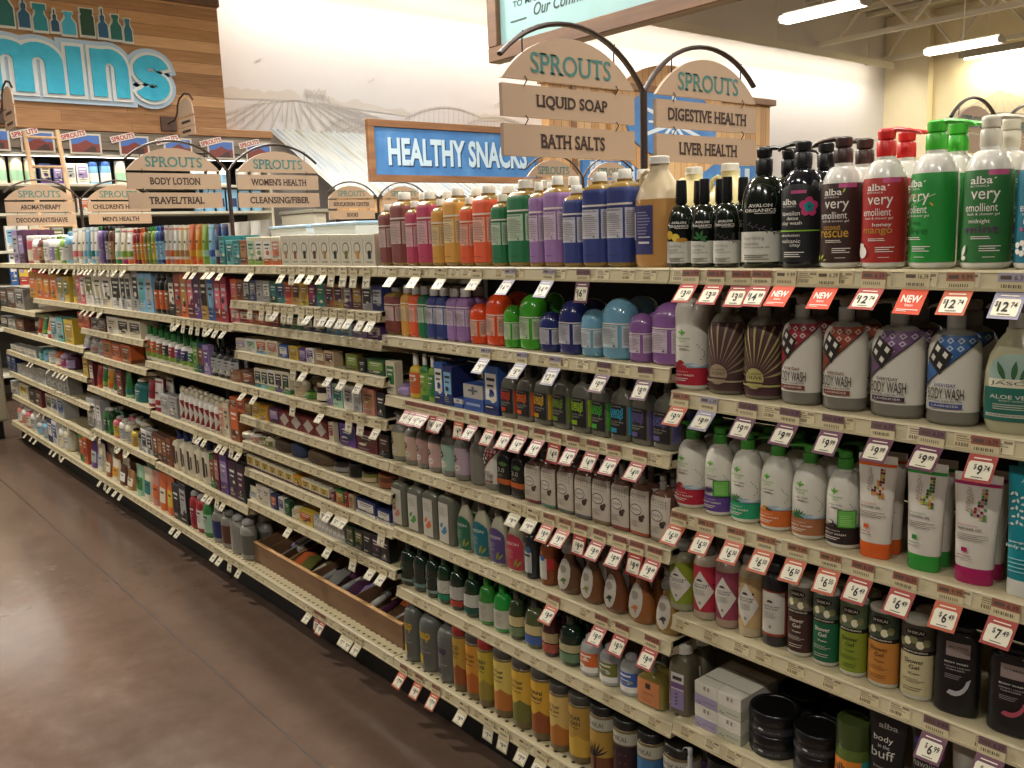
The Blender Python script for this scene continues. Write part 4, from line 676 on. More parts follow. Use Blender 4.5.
row(B2_, 'bottom shelf', .173, [(404, 416, 598, gray), (418, 434, 606, gray), (436, 452, 618, dict(gray, desc='big grey bottle, purple lettering', label=[('t', '#3a2c4a', -.3, .46, .6, .12, 'soap', .03), ('t', '#c0bca8', -.3, .3, .62, .02, 'BODY WASH'), ('r', '#3a2c4a', -.3, .0, .14, .24)])),
  (453, 464, 618, kcyl('#b08a34', '#8a4a24', 'amber cylinder bottle with red cap', 'SPICED', 'PEACH', '#8a2420')), (464.5, 480, 630, kcyl('#c0842c', '#a85a24', 'orange sunset labelled cylinder bottle', "It's Your", 'Body Lines')), (478, 490, 634, kcyl('#b09a34', '#8a7a30', 'yellow cylinder bottle with red cap', 'FRESH', 'PEAR', '#8a2420')), (492, 509, 642, kcyl('#c8b05a', '#b06a30', 'cream and rust cylinder bottle', "It's Your", 'Body Lines')),
  (510, 528, 653, kcyl('#c8a038', '#6a6a30', 'yellow and olive cylinder bottle', "It's Your", 'Body Lines')), (529, 547, 664, kcyl('#c89c34', '#8a4a24', 'yellow and brown cylinder bottle', 'Natural', 'Blend')), (548, 565, 680, kcyl('#c8a860', '#a8682c', 'tan sunset cylinder bottle', "It's Your", 'Body Lines')), (566, 586, 690, kcyl('#a8843a', '#c09a3c', 'amber cylinder bottle, clean label', 'SUGAR', 'CLEAN')),
  (587, 608, 700, skcyl('#6a3c22', 'brown cylinder bottle with black tree', [('r', '#a8843a', -1.4, 1.4, .3, .66, 1)] + tree)), (610, 632, 714, skcyl('#2c1c20', 'dark cylinder bottle with berries', [('e', '#5a2a34', -.3+.2*(i % 4), .3+.12*(i//4), .05, .02) for i in range(12)])), (634, 656, 727, skcyl('#3a6a94', 'blue cylinder bottle with black tree', tree)), (658, 688, 738, skcyl('#6a4a86', 'purple wide cylinder bottle', []))], y0=-.015)
row(NB, 'bottom shelf', .173, [(691, 704, 752, B('silver', None, 'silver', 'pump', 'round')), (708, 740, 758, J('charcoal', 'black', 'silver')), (744, 780, 762, J('grey', 'black'))], y0=-.015)
# ------------------------------------------------------------------ third to farthest bays: smaller, simpler products
def rr(cols, *a, **k): return [k.get('f', B)(c, *a) for c in cols]
BX = [K('aqua', 'teal', None, .08), K('teal', 'aqua', None, .08), K('copper', 'tan', None, .08)]
C1 = [K('cream', 'mint', 'lime', .1), K('cream', 'white', 'lime', .1), K('cream', 'white', 'orange', .1), K('cream', 'rose', 'orange', .1)]
def fac(c): return dict(n='face_cream_carton', c='carton', desc=f'cream {c} emblem face cream carton', shape='box', dr=.9, body='#cdc6b2', rows=2, label=[('e', '#3a3a36', 0, .55, .3, .2), ('e', '#cdc6b2', 0, .55, .25, .165), ('r', c, -.1, .15, .22, .48), ('r', '#8a8678', -.3, .3, .1, .13)] + [('e', '#a8a294', -.35+.14*(i % 6), .8+.06*(i//6), .03, .012) for i in range(12)])
row(B3_, 'top shelf', 1.516, [(229, 250, 240, BX), (250, 283, 237, C1), (284, 378, (235, 234), [fac(c) for c in ('tan', 'copper', 'black', 'brown', 'gold', 'charcoal', 'olive', 'amber', 'black')])], near=False, rows=2)
row(B4_, 'top shelf', 1.516, [(135, 166, (229, 225), [B('red', 'orange', 'red'), B('maroon', 'gold', 'brown'), B('orange', 'amber', 'orange'), B('olive', 'gold', 'brown'), B('olive', 'lime', 'green'), B('lime', 'yellow', 'green'), B('blue', 'sky', 'blue'), B('navy', 'sky', 'navy')]),
  (166, 190, 225, [T('white', 'orange', 'rose'), T('white', 'rose', 'orange'), T('white', 'orange', 'gold'), T('cream', 'orange', 'tan'), T('cream', 'amber', 'tan')]), (190, 216, 224, [T('orange', 'orange', 'amber'), T('amber', 'orange', 'yellow'), T('lime', 'lime', 'mint'), T('sky', 'aqua', 'blue')]), (216, 222, 224, T('navy', 'plum', 'silver')), (222, 228, 236, BX[1])], near=False, rows=2)
row(B5_, 'top shelf', 1.516, [(73, 84, 228, [T('white', 'silver', 'pink'), T('cream', 'white', 'rose')]), (84, 100, 227, [T('white', 'sky', 'sky'), T('sky', 'white', 'aqua'), T('white', 'sky', 'teal'), T('white', 'silver', 'sky')]), (100, 115, 226, [B('lilac', None, 'green'), B('purple', None, 'black'), B('charcoal', 'silver', 'black'), B('brown', 'tan', 'black')]), (115, 134, 228, [T('white', 'green', 'mint'), T('cream', 'magenta', 'lime'), T('white', 'orange', 'lime')])], near=False, rows=2)
row(B6_, 'top shelf', 1.516, [(16, 27, 230, [K('lilac', 'silver'), K('plum', 'lilac')]), (28, 50, 236, [J('pink', 'white', 'cream'), B('white', 'rose'), B('brown', 'tan', 'white'), B('silver', 'white', 'white')]), (50, 66, 236, [B('white', 'lilac'), B('white', 'lime', 'lime'), B('lime', 'white', 'white')]), (66, 72, 232, B('sky', 'silver', 'sky'))], near=False, rows=2)
# third bay, downwards
row(B3_, 'second shelf', 1.367, [(233, 385, (279, 286), [K('orange', 'pink'), K('copper', 'brown'), K('charcoal', 'silver'), K('navy', 'grey'), K('grey', 'silver'), K('grey', 'white'), K('forest', 'teal'), K('teal', 'navy'), K('orange', 'red'), K('gold', 'brown'), K('yellow', 'gold'), K('plum', 'magenta'), K('teal', 'green'), K('copper', 'plum'), K('gold', 'plum'), K('plum', 'grey'), K('brown', 'gold'), K('grey', 'charcoal'), K('navy', 'silver')])], near=False, rows=2)
row(B3_, 'third shelf', 1.271, [(233, 384, (308, 326), [K(c, 'cream', c, .07, 'soap box') for c in ('pink', 'red', 'orange', 'orange', 'red', 'forest', 'green', 'navy', 'navy', 'sky', 'sky', 'lilac', 'purple')])], near=False, rows=2)
row(B3_, 'fourth shelf', 1.149, [(238, 280, (338, 341), [K('cream', 'lilac', 'white', .1), K('white', 'mint', None, .1), K('cream', 'orange', 'sky', .1), K('cream', 'rose', None, .1)]), (281, 290, 345, K('blue', 'white')), (291, 300, 346, K('yellow', 'gold')), (301, 316, 348, [K('purple', 'lilac'), K('white', 'purple')]), (318, 336, 351, [K('tan', 'cream'), K('beige', 'brown')]), (348, 360, 354, K('olive', 'lime')), (361, 368, 359, K('black', 'charcoal')), (369, 387, 359, K('forest', 'lime'))], near=False)
row(B3_, 'fifth shelf', 1.003, [(232, 256, (369, 372), [K('copper', 'tan', None, .1, 'gift box'), K('brown', 'copper', None, .1, 'gift box')]), (257, 292, (368, 372), [K('cream', 'black', 'teal'), K('cream', 'charcoal', 'aqua'), K('white', 'black', 'lime'), K('cream', 'black', 'purple'), K('cream', 'charcoal', 'green')]), (294, 304, 377, B('cream', 'beige', 'white')), (305, 313, 390, B('lime', 'green', 'green')), (315, 327, 381, J('black', 'beige', 'cream')), (329, 334, 381, K('lilac', 'white')), (335, 345, 384, K('mint', 'teal')), (346, 356, 385, K('white', 'silver')), (357, 364, 386, K('silver', 'grey')), (365, 377, 388, K('rose', 'tan')), (379, 388, 392, K('black', 'charcoal'))], near=False)
def dia(i): return dict(n='tea_light_carton', c='carton', desc='brick red carton with white diamond', shape='box', dr=.6, body='#6f2426', rows=1, label=[('p', '#b8b0a4', [(-.42, .5), (0, .95), (.42, .5), (0, .05)])])
DI = dia(0)
row(B3_, 'sixth shelf', .864, [(232, 270, (396, 407), [K('orange', 'copper'), K('orange', 'red'), K('brown', 'gold'), K('yellow', 'gold'), K('amber', 'yellow')]), (271, 281, 408, K('plum', 'lilac')), (281, 330, (410, 424), DI, 4), (331, 336, 422, K('cream', 'red')), (342, 358, 424, K('purple', 'navy')), (359, 380, 430, K('maroon', 'brown')), (381, 392, 434, K('black', 'brown'))], near=False)
BR = lambda c, d, n='bath_brush': dict(n=n, c='brush', desc=d, shape='dome', dr=.5, body=c, rough=.8, label=[('e', PAL['charcoal'] if c != PAL['charcoal'] else '#5a5a58', 0, .3, .2, .1)], rows=1)
row(B3_, 'seventh shelf', .748, [(234, 258, (428, 432), [B('white', 'sky', 'white'), B('cream', 'silver', 'cream'), B('white', 'rose', 'copper')]), (259, 272, 436, [B('olive', 'cream', 'cream'), B('cream', 'olive', 'white')]), (273, 290, 437, BR('#4c3a2a', 'brown rounded wooden brush')), (291, 303, 441, BR('#2f3c5a', 'slate blue rounded sponge', 'bath_sponge')), (305, 329, 447, BR('#5a4630', 'large brown rounded wooden brush')), (331, 345, 457, J('charcoal', 'black', 'grey')), (346, 359, 460, J('black', 'charcoal')), (360, 373, 468, J('olive', 'black', 'beige')), (374, 392, 470, J('brown', 'copper', 'copper'))], near=False)
row(B3_, 'eighth shelf', .625, [(249, 331, (453, 489), [K('cream', 'yellow', 'plum', .08, 'tea box') for i in range(6)] + [K('amber', 'yellow', 'plum', .08, 'tea box')] + [K('cream', 'yellow', 'plum', .08, 'tea box') for i in range(3)]), (333, 337, 492, K('maroon', 'red')), (338, 346, 490, K('green', 'amber', 'orange')), (347, 350, 492, K('red', 'maroon')), (351, 356, 494, K('beige', 'tan')), (358, 378, 500, K('navy', 'white', 'white', .1)), (379, 393, 510, K('navy', 'white', 'white', .1))], near=False)
row(B3_, 'ninth shelf', .478, [(249, 258, 487, PCH('cream', 'silver')), (259, 272, (484, 489), [K('cream', 'white'), K('white', 'cream')]), (273, 279, 494, K('navy', 'orange')), (281, 286, 497, K('white', 'navy')), (287, 292, 500, K('forest', 'green')), (293, 300, 506, B('beige', 'cream', 'cream', 'oval', 'square')), (301, 315, 511, K('yellow', 'orange')), (316, 347, (514, 530), [K('silver', 'white') for i in range(8)]), (348, 356, 525, K('forest', 'olive')), (357, 392, (527, 539), [K('black', 'olive'), K('charcoal', 'black'), K('black', 'plum'), K('black', 'charcoal')])], near=False)
# fourth bay
row(B4_, 'second shelf', 1.262, [(136, 142, 271, K('silver', 'black')), (142, 156, 273, [K('sky', 'aqua'), K('sky', 'silver')]), (156, 172, 274, [B('charcoal', 'orange', 'grey'), B('black', 'orange', 'grey'), B('charcoal', 'copper', 'grey')]), (172, 178, 277, K('black', 'cream')), (178, 211, 273, [K('copper', 'red'), K('orange', 'gold'), K('maroon', 'pink'), K('purple', 'plum'), K('gold', 'black')]), (211, 218, 277, K('blue', 'sky')), (218, 231, 277, [K('red', 'pink'), K('crimson', 'pink')])], near=False)
def squ(a): return dict(B('white', a, 'green', 'tall', 'round', acc='lime', noun='shampoo bottle'))
row(B4_, 'third shelf', 1.001, [(146, 195, (325, 342), [squ(a) for a in ('orange', 'orange', 'copper', 'charcoal', 'red', 'purple', 'navy', 'green')]), (196, 212, (342, 346), [K('green', 'lime'), K('navy', 'copper'), K('lilac', 'purple')]), (212, 238, (344, 350), [B('charcoal', 'silver', 'black', 'pump', 'round') for i in range(4)])], near=False)
DM = dict(B('white', 'silver', 'cream', 'domecap', 'round', noun='hair bottle'), desc='white bottle with red diamond label', label=[('r', '#8a2a26', -.6, .6, .1, .62), ('p', '#c4c0b4', [(-.5, .36), (0, .62), (.5, .36), (0, .1)])])
row(B4_, 'fourth shelf', .722, [(134, 144, 376, B('teal', 'teal', 'cream', 'domecap')), (148, 162, 379, [T('crimson', 'red', 'white'), T('white', 'crimson', 'red')]), (163, 180, (394, 398), [K('silver', 'grey', None, .06, 'soap box'), K('grey', 'silver', None, .06, 'soap box')]), (181, 221, (386, 402), DM, 8), (222, 232, 403, [K('beige', 'rose'), K('cream', 'beige')]), (233, 242, 404, K('copper', 'orange'))], near=False)
WP = dict(B('cream', 'white', 'navy', 'pump', 'square', noun='lotion bottle'), desc='white lotion bottle with navy pump', label=[('r', '#26262a', -.3, .0, .15, .62), ('r', '#26262a', .1, .25, .2, .5)])
row(B4_, 'fifth shelf', .437, [(132, 137, 428, B('yellow', 'gold', 'black')), (139, 155, (427, 433), [B('charcoal', 'silver', 'black', noun='tall bottle'), K('white', 'charcoal'), K('silver', 'black')]), (156, 174, (432, 440), [K('brown', 'copper'), K('brown', 'tan'), K('brown', 'copper'), K('copper', 'brown')]), (175, 212, (429, 442), WP, 5), (213, 222, 455, [K('green', 'red'), K('maroon', 'rose')]), (223, 231, 456, K('purple', 'lilac')), (232, 248, (460, 466), [K('plum', 'charcoal'), K('charcoal', 'plum')])], near=False)
def lot(c): return dict(B(c, 'charcoal', 'silver', 'domecap', 'round', noun='body lotion bottle'), desc=f'grey lotion bottle with {c} label', body='#8d8a80', label=[('r', PAL[c], -.7, .7, .14, .62), ('t', '#c0bcb0', -.3, .48, .6, .1, 'on', .03)])
row(B4_, 'bottom shelf', .173, [(136, 152, (465, 471), [PCH('mint', 'green'), PCH('cream', 'teal')]), (153, 175, (472, 478), [PCH('rose', 'orange'), PCH('orange', 'cream'), PCH('orange', 'yellow')]), (176, 190, 485, [K('charcoal', 'black'), K('charcoal', 'silver')]), (191, 211, (488, 500), [B('red', 'crimson', 'silver', 'domecap', 'round'), B('red', 'white', 'silver', 'domecap', 'round'), B('green', 'mint', 'silver', 'domecap', 'round')]), (212, 250, (503, 520), [lot('navy'), lot('brown'), lot('grey'), lot('smoke')])], near=False, y0=-.01)
# fifth bay
row(B5_, 'second shelf', 1.262, [(74, 88, 272, [PCH('yellow', 'olive'), K('rose', 'pink'), K('pink', 'white')]), (88, 124, (271, 273), [K('white', 'olive'), K('white', 'cream'), K('cream', 'white'), K('white', 'black')]), (124, 134, 273, [K('silver', 'black'), K('white', 'charcoal')])], near=False)
row(B5_, 'third shelf', 1.108, [(80, 92, (312, 313), [K('orange', 'red', None, .08), K('red', 'orange', None, .08)]), (93, 108, 318, [K('grey', 'charcoal', None, .08), K('brown', 'grey', None, .08)]), (109, 143, (316, 322), [K('white', 'cream', None, .1, 'soap box'), K('cream', 'black', None, .1, 'soap box'), K('cream', 'charcoal', None, .1, 'soap box')])], near=False)
row(B5_, 'fourth shelf', .949, [(82, 104, (333, 338), [T('grey', 'silver', 'lilac'), T('silver', 'grey', 'rose'), T('grey', 'lilac', 'silver')]), (105, 133, (339, 346), [K('orange', 'tan', 'copper', .08), K('copper', 'orange', 'orange', .08), K('orange', 'copper', 'copper', .08)])], near=False)
row(B5_, 'fifth shelf', .736, [(86, 91, 356, K('gold', 'yellow')), (92, 96, 362, K('maroon', 'white')), (97, 131, (364, 372), [T('red', 'orange', 'red'), T('green', 'white', 'lime'), T('amber', 'white', 'orange'), T('forest', 'white', 'green'), K('brown', 'red'), T('green', 'mint', 'teal')])], near=False)
row(B5_, 'sixth shelf', .448, [(90, 104, (398, 402), [K('silver', 'white'), K('silver', 'white'), K('silver', 'white')]), (105, 113, 408, [B('green', 'forest'), B('forest', 'green')]), (114, 132, (414, 422), [B('pink', 'yellow'), B('white', 'silver'), B('cream', 'silver', 'white')])], near=False)
row(B5_, 'bottom shelf', .173, [(82, 90, (434, 438), [K('green', 'orange'), K('orange', 'red')]), (91, 104, (440, 446), [PCH('purple', 'silver'), PCH('cream', 'silver')]), (105, 134, (452, 474), [PCH('copper', 'cream'), PCH('cream', 'amber'), PCH('brown', 'white'), PCH('tan', 'cream')])], near=False, y0=-.01)
# farthest bay
row(B6_, 'second shelf', 1.262, [(32, 46, 272, [K('amber', 'orange'), K('orange', 'amber')]), (46, 60, (275, 274), [K('orange', 'amber'), K('amber', 'orange')]), (60, 72, 277, [K('silver', 'olive'), K('yellow', 'olive')])], near=False)
row('end bay', 'second shelf', 1.153, [(2, 26, (287, 290), [K('charcoal', 'brown', None, .1, 'storage box'), K('brown', 'grey', None, .1, 'storage box'), K('grey', 'charcoal', None, .1, 'storage box')])], near=False)
row('end bay', 'third shelf', .975, [(2, 26, (316, 320), [K('charcoal', 'white', None, .08), K('grey', 'white', None, .08), K('brown', 'copper', None, .08)])], near=False)
row(B6_, 'third shelf', .975, [(37, 52, (315, 317), [T('orange', 'white', 'red'), T('green', 'white', 'lime'), T('orange', 'red', 'white')]), (53, 66, 318, [K('silver', 'teal'), K('aqua', 'silver')]), (67, 76, 320, [K('yellow', 'gold')])], near=False)
row(B6_, 'fourth shelf', .784, [(12, 38, (344, 350), [K('silver', 'cream', None, .08)]*3), (39, 54, (346, 348), [B('teal', 'aqua', 'teal'), B('aqua', 'sky', 'teal'), B('silver', 'white', 'grey')]), (55, 72, (350, 352), [B('orange', 'white', 'orange'), B('lilac', 'magenta', 'lilac'), B('plum', 'lilac', 'grey')])], near=False)
row(B6_, 'fifth shelf', .597, [(9, 18, 354, [K('navy', 'blue')]*2), (19, 48, (364, 370), [K('silver', 'grey', None, .08)]*4), (49, 71, (370, 376), [K('grey', 'silver')]*4)], near=False)
row(B6_, 'sixth shelf', .397, [(12, 30, (381, 386), [K('silver', 'cream', None, .08), K('cream', 'yellow', None, .08)]), (31, 44, (388, 392), [K('charcoal', 'black'), K('maroon', 'brown')]), (48, 66, (394, 400), [K('cream', 'forest'), K('cream', 'blue'), K('silver', 'blue')])], near=False)
row(B6_, 'bottom shelf', .173, [(18, 36, (402, 410), [B('rose', 'white'), B('white', 'rose'), B('pink', 'cream'), B('white', 'silver')]), (37, 48, 418, [B('silver', 'sky'), B('sky', 'silver')]), (50, 70, (420, 426), [K('navy', 'white'), K('white', 'blue'), B('white', 'cream'), B('cream', 'white')])], near=False, y0=-.01)

# ------------------------------------------------------------------ shelves of the gondola
BAYW = 1.2192
rl = random.Random(3)
def shelf_label_mesh(k):
    mb = MB(); r = random.Random(k); w, h = .042, .024
    mb.add([(-w/2, 0, -h), (w/2, 0, -h), (w/2, 0, 0), (-w/2, 0, 0)], [(0, 1, 2, 3)], mat(['#cbbd96', '#d2c6a4', '#c4b48c'][k % 3], .6))
    x = -w*.42
    while x < w*.1: q = r.uniform(.0006, .002); mb.add([(x, -.0003, -h*.9), (x+q, -.0003, -h*.9), (x+q, -.0003, -h*.62), (x, -.0003, -h*.62)], [(0, 1, 2, 3)], '#5f5240'); x += q+r.uniform(.0008, .002)
    for a, b, z0, z1 in ((-.42, .0, .12, .22), (-.42, .1, .3, .38), (.12, .44, .1, .3), (-.42, .3, .46, .52)): mb.add([(a*w, -.0003, -h*z1), (b*w, -.0003, -h*z1), (b*w, -.0003, -h*z0), (a*w, -.0003, -h*z0)], [(0, 1, 2, 3)], '#857660')
    return mb.build('shelf_label')
SLM = [shelf_label_mesh(k) for k in range(6)]
def shelf(bay, nm, z, X0, X1, yf=0., depth=.41, perf=False, step=.075):
    X0 += .002; X1 -= .002
    t = empty('gondola_shelf', f"beige steel shelf, {nm} of the {bay}", 'shelf', ((X0+X1)/2, yf, z), 0, 'beige shelves of the gondola'); L = (X1-X0)/2
    mb = MB(); mb.box(-L, L, .004, depth, -.016, -.0003, M_PERF if perf else M_SHELF); mb.put('deck', t)
    mb = MB(); mb.prism([(0, 0), (-.0025, -.001), (-.0045, -.004), (-.0025, -.005), (-.0075, -.029), (-.0105, -.029), (-.0105, -.034), (.006, -.034), (.006, -.03), (-.002, -.027), (.004, -.004), (.012, -.003), (.012, 0)], M_LIP, 'x', -L, L); mb.put('price_channel', t)
    for s in (-1, 1):
        mb = MB(); mb.prism([(.004, -.001), (.004, -.034), (.1, -.05 if not perf else -.03), (depth, -.085 if not perf else -.03), (depth, -.001)], M_SHELF, 'x', s*L-.0015*(s+1), s*L+.0015*(1-s)); mb.put('bracket', t)
    n = int(2*L/step)
    for i in range(n):
        if rl.random() < .12: continue
        o = obj('shelf_label', rl.choice(SLM), t, (-L+step*(i+.5)+rl.uniform(-.012, .012), -.0035, -.0045)); o.rotation_euler = (-.2, 0, 0)
    return t
BN = [NB, B2_, B3_, B4_, B5_, B6_, 'end bay']
for b in range(7):
    xa, xb = -BAYW*b, (-BAYW*(b-1) if b else BAYW)
    X0, X1 = (-BAYW*b, -BAYW*(b-1)) if b else (0, BAYW)
    zs = SH_Z[b]
    for i, z in enumerate(zs): shelf(BN[b], ORD[i]+' shelf' if i else 'top shelf', z, X0, X1, step=.075 if b < 3 else .09)
    shelf(BN[b], 'bottom deck', .173, X0, X1, -.03, .44, True)
GX0, GX1 = -BAYW*6, BAYW
g = empty('shelving_gondola', 'long dark-backed shelving gondola frame on black kick plate', 'shelving', ((GX0+GX1)/2, .45, 0))
def gp(name, x0, x1, y0, y1, z0, z1, m, c=.002): mb = MB(); mb.box(x0, x1, y0-.45, y1-.45, z0, z1, m, c); o = mb.put(name, g, (-(GX0+GX1)/2, 0, 0)); return o
M_BACK = mat('#1b1916', .8)
for b in range(7):
    x0 = GX0+BAYW*b; gp('back_panel', x0+.016, x0+BAYW-.016, .436, .464, .1, 1.49, M_BACK); gp('kick_plate', x0+.001, x0+BAYW-.001, .03, .045, 0, .138, M_BLACK); gp('kick_plate', x0+.001, x0+BAYW-.001, .87, .885, 0, .138, M_BLACK)
for b in range(8): gp('upright', GX0+BAYW*b-.014, GX0+BAYW*b+.014, .42, .48, 0, 1.497, mat('#2a2722', .6))
gp('rear_panel', GX0, GX1, .885, .895, .15, 1.45, M_BACK)
for b in range(7):
    x0 = GX0+BAYW*b; t = empty('gondola_shelf', f"beige top shelf on the far side, {BN[6-b]}", 'shelf', (x0+BAYW/2, .9, 1.516), PI, 'beige shelves of the gondola')
    mb = MB(); mb.box(-BAYW/2+.002, BAYW/2-.002, .004, .41, -.016, -.0003, M_SHELF); mb.put('deck', t); mb = MB(); mb.box(-BAYW/2+.002, BAYW/2-.002, -.004, .004, -.034, 0, M_LIP, .001); mb.put('price_channel', t)
# jugs, bins and pouches on the far side of the top
for i, px in enumerate((694, 730)): place(JUG2, .134, .262, sx(px, 1.7, .6), .6, 1.516, f"pale yellow white-capped jug behind the dark green bottles, {['left', 'right'][i]} of two", 'jugs on the far side of the top shelf')
BIN = MB(); BIN.rings([[(x*q, y*q, z) for x, y in [(-.2, -.13), (.2, -.13), (.2, .13), (-.2, .13)]] for z, q in ((0, .88), (.1, .98), (.155, 1))], mat('#c9d2d6', .4), False); BINM = BIN.build('bin_body')
LID = MB(); LID.box(-.21, .21, -.14, .14, 0, .016, mat('#9ab8d4', .35), .005); LIDM = LID.build('lid')
for i, px in enumerate((308, 355)):
    x = sx(px, 1.6, .68); r = empty('storage_bin', f"pale storage bin with blue lid behind face cream cartons, {['left', 'right'][i]} one", 'bin', (x, .7, 1.516), 0, 'storage bins on the far side'); obj('bin_body', BINM, r); obj('lid', LIDM, r, (0, 0, .156))
for i, px in enumerate((222, 232, 242, 252, 262)):
    x = sx(px, 1.6, .55); place(PCH('silver', 'white') if i % 2 else PCH('grey', 'silver'), .14, .21, x, .58, 1.516, f"silver refill pouch behind the cartons, {ordw(i)} from left, third bay top", 'refill pouches on the far side', near=False)

# ------------------------------------------------------------------ price tags hanging from the channels
def tagmesh(style, price, seed, ang):
    """strip in the channel, card swinging out below it"""
    bc = dict(red='#98332c', purple='#5f3048', orange='#b0502e', new='#c8421f', plain='#b8ac8c', lilac='#8f8aa0')[style]
    mb = MB(); w = .046
    def P1(u, v): return ((u-.5)*w, -.006-.005*(1-v)-.001, -.003-.03*(1-v))
    z1 = -.033; L = .052 if style != 'plain' else .04
    def P2(u, v, o=0.): return ((u-.5)*w*1.02, -.012-L*(1-v)*math.sin(ang)-o, z1-L*(1-v)*math.cos(ang)+o)
    def q(P, u0, u1, v0, v1, m): mb.add([P(u0, v0), P(u1, v0), P(u1, v1), P(u0, v1)], [(0, 1, 2, 3)], m)
    q(P1, 0, 1, 0, 1, '#c9bb94')
    P1b = lambda u, v: (P1(u, v)[0], P1(u, v)[1]-.0004, P1(u, v)[2])
    q(P1b, 0, 1, .52, 1, dict(red='#8e5648', orange='#9a6a50', purple='#6e5258', lilac='#9a94a0').get(style, '#c9bb94')); P1c = lambda u, v: (P1(u, v)[0], P1(u, v)[1]-.0008, P1(u, v)[2])
    q(P1c, .08, .45, .65, .85, '#5a4a40'); flat_text(mb, ['9.99', '6.39', '6.59', '16.39'][seed % 4], lambda u, v: P1c(.55+.38*u, .62+.26*v), mat('#2c2420'))
    for i in range(9): q(P1c, .12+.08*i, .12+.08*i+.03+.02*(i*seed % 2), .2, .38, '#5a5248')
    # thin card with thickness
    vs = [P2(0, 0), P2(1, 0), P2(1, 1), P2(0, 1), P2(0, 0, -.0006), P2(1, 0, -.0006), P2(1, 1, -.0006), P2(0, 1, -.0006)]
    mb.add(vs, [(0, 1, 2, 3), (7, 6, 5, 4), (0, 4, 5, 1), (1, 5, 6, 2), (3, 2, 6, 7), (0, 3, 7, 4)], mat(bc, .5))
    Pb = lambda u, v: P2(u, v, .0004); Pc = lambda u, v: P2(u, v, .0008)
    if style == 'new':
        flat_text(mb, 'NEW', lambda u, v: Pb(.14+.72*u, .46+.3*v), mat('#e8dcd0'), .03); flat_text(mb, 'Item', lambda u, v: Pb(.35+.3*u, .3+.12*v), mat('#e8dcd0')); q(Pb, .1, .9, .16, .19, '#e8dcd0'); q(Pb, .1, .5, .1, .12, '#e8dcd0')
    else:
        pts = [(.1, .1), (.9, .1), (.92, .2), (.92, .66), (.86, .74), (.14, .74), (.08, .66), (.08, .2)]
        mb.add([Pb(u, v) for u, v in pts], [tuple(range(8))], mat('#d9d2bc', .5))
        a, b = price.split('.')
        n = len(a); x1 = .62
        flat_text(mb, '$', lambda u, v: Pc(x1-.17*n-.16+.1*u, .42+.22*v), mat('#161410'), .01); flat_text(mb, a, lambda u, v: Pc(x1-.19*n+.17*n*u, .26+.36*v), mat('#161410'), .03); flat_text(mb, b, lambda u, v: Pc(x1+.02+.2*u, .42+.2*v), mat('#161410'), .02)
        q(Pc, .3, .7, .15, .18, '#5a5248')
        if style != 'plain': q(Pb, .2, .8, .83, .87, '#e0d4c0')
    return mb.build('price_tag')
TM = {}; NT = {}
def tags(bay, nm, z, px, style, prices, yf=0.):
    if isinstance(style, str): style = [style]*len(px)
    for i, p in enumerate(px):
        st, pr = style[i % len(style)], prices[i % len(prices)]; an = rl.choice((.82, .78, .74) if bay == NB else (.82, .75, .7, .3) if st != 'plain' else (.8, .7, .25)); k = (st, pr, i % 4, an)
        if k not in TM: TM[k] = tagmesh(st, pr, i % 4, an)
        NT[(bay, nm)] = NT.get((bay, nm), -1)+1
        o = obj('price_tag', TM[k], None, (sx(p, z-.02, yf-.008), yf, z)); o.rotation_euler = (rl.uniform(-.03, .1), rl.uniform(-.03, .03), 0)
        c = dict(red='red-edged', purple='purple-edged', orange='orange-edged', new='orange NEW', plain='small white', lilac='lilac-edged')[st]
        tag(o, f"{c} price tag hanging below {nm} of {bay}, {ordw(NT[(bay, nm)])} from left", 'price tag', f'price tags on the {nm} of the {bay}')
tags(NB, 'top shelf', 1.516, [691, 716, 741, 762, 786, 828, 874, 917, 960, 1013], ['red']*4+['new', 'new', 'red', 'new', 'orange', 'lilac'], ['3.50', '3.50', '3.50', '14.99', '1.00', '1.00', '12.74', '1.00', '12.74', '12.74'])
tags(NB, 'second shelf', 1.243, [681, 709, 748, 790, 833, 883, 932, 985], ['orange', 'lilac', 'purple', 'purple', 'purple', 'purple', 'purple', 'red'], ['9.74', '9.99', '9.99', '9.99', '9.99', '9.99', '9.99', '9.74'])
tags(NB, 'third shelf', .966, [679, 706, 736, 766, 797, 830, 863, 905, 950, 1006], ['orange', 'orange', 'orange', 'orange', 'orange', 'orange', 'red', 'red', 'orange', 'red'], ['6.50']*6+['6.49']*3+['7.49'])
tags(NB, 'fourth shelf', .708, [936, 992], 'purple', ['6.99'])
tags(B2_, 'top shelf', 1.516, [393, 417, 442, 477, 510, 549, 583], ['plain', 'plain', 'plain', 'plain', 'lilac', 'lilac', 'purple'], ['8.99', '14.99', '8.99', '14.99', '14.99', '14.99', '16.99'])
tags(B2_, 'second shelf', 1.293, [486, 522, 555, 604, 645], ['lilac', 'lilac', 'lilac', 'purple', 'purple'], ['9.99', '8.99', '12.99'])
tags(B2_, 'third shelf', 1.093, [409, 415, 421, 427, 434, 443, 459, 474, 492, 508, 523, 540, 556, 573, 593, 614, 640], ['red']*6+['orange', 'red', 'orange', 'orange']+['red']*7, ['4.00', '4.99', '4.99', '4.49'])
tags(B2_, 'fourth shelf', .864, [516, 533, 549, 565, 581, 600, 620, 637, 655], ['plain', 'plain', 'orange', 'orange']+['red']*5, ['9.99', '9.49', '9.49'])
tags(B2_, 'fifth shelf', .636, [554, 601, 622, 652], ['orange', 'red', 'red', 'red'], ['9.49', '9.49', '9.74'])
tags(B2_, 'bottom shelf', .173, [404, 419, 436, 464, 489, 505, 524, 542], ['orange']*3+['plain']*5, ['7.99', '9.99'], -.03)
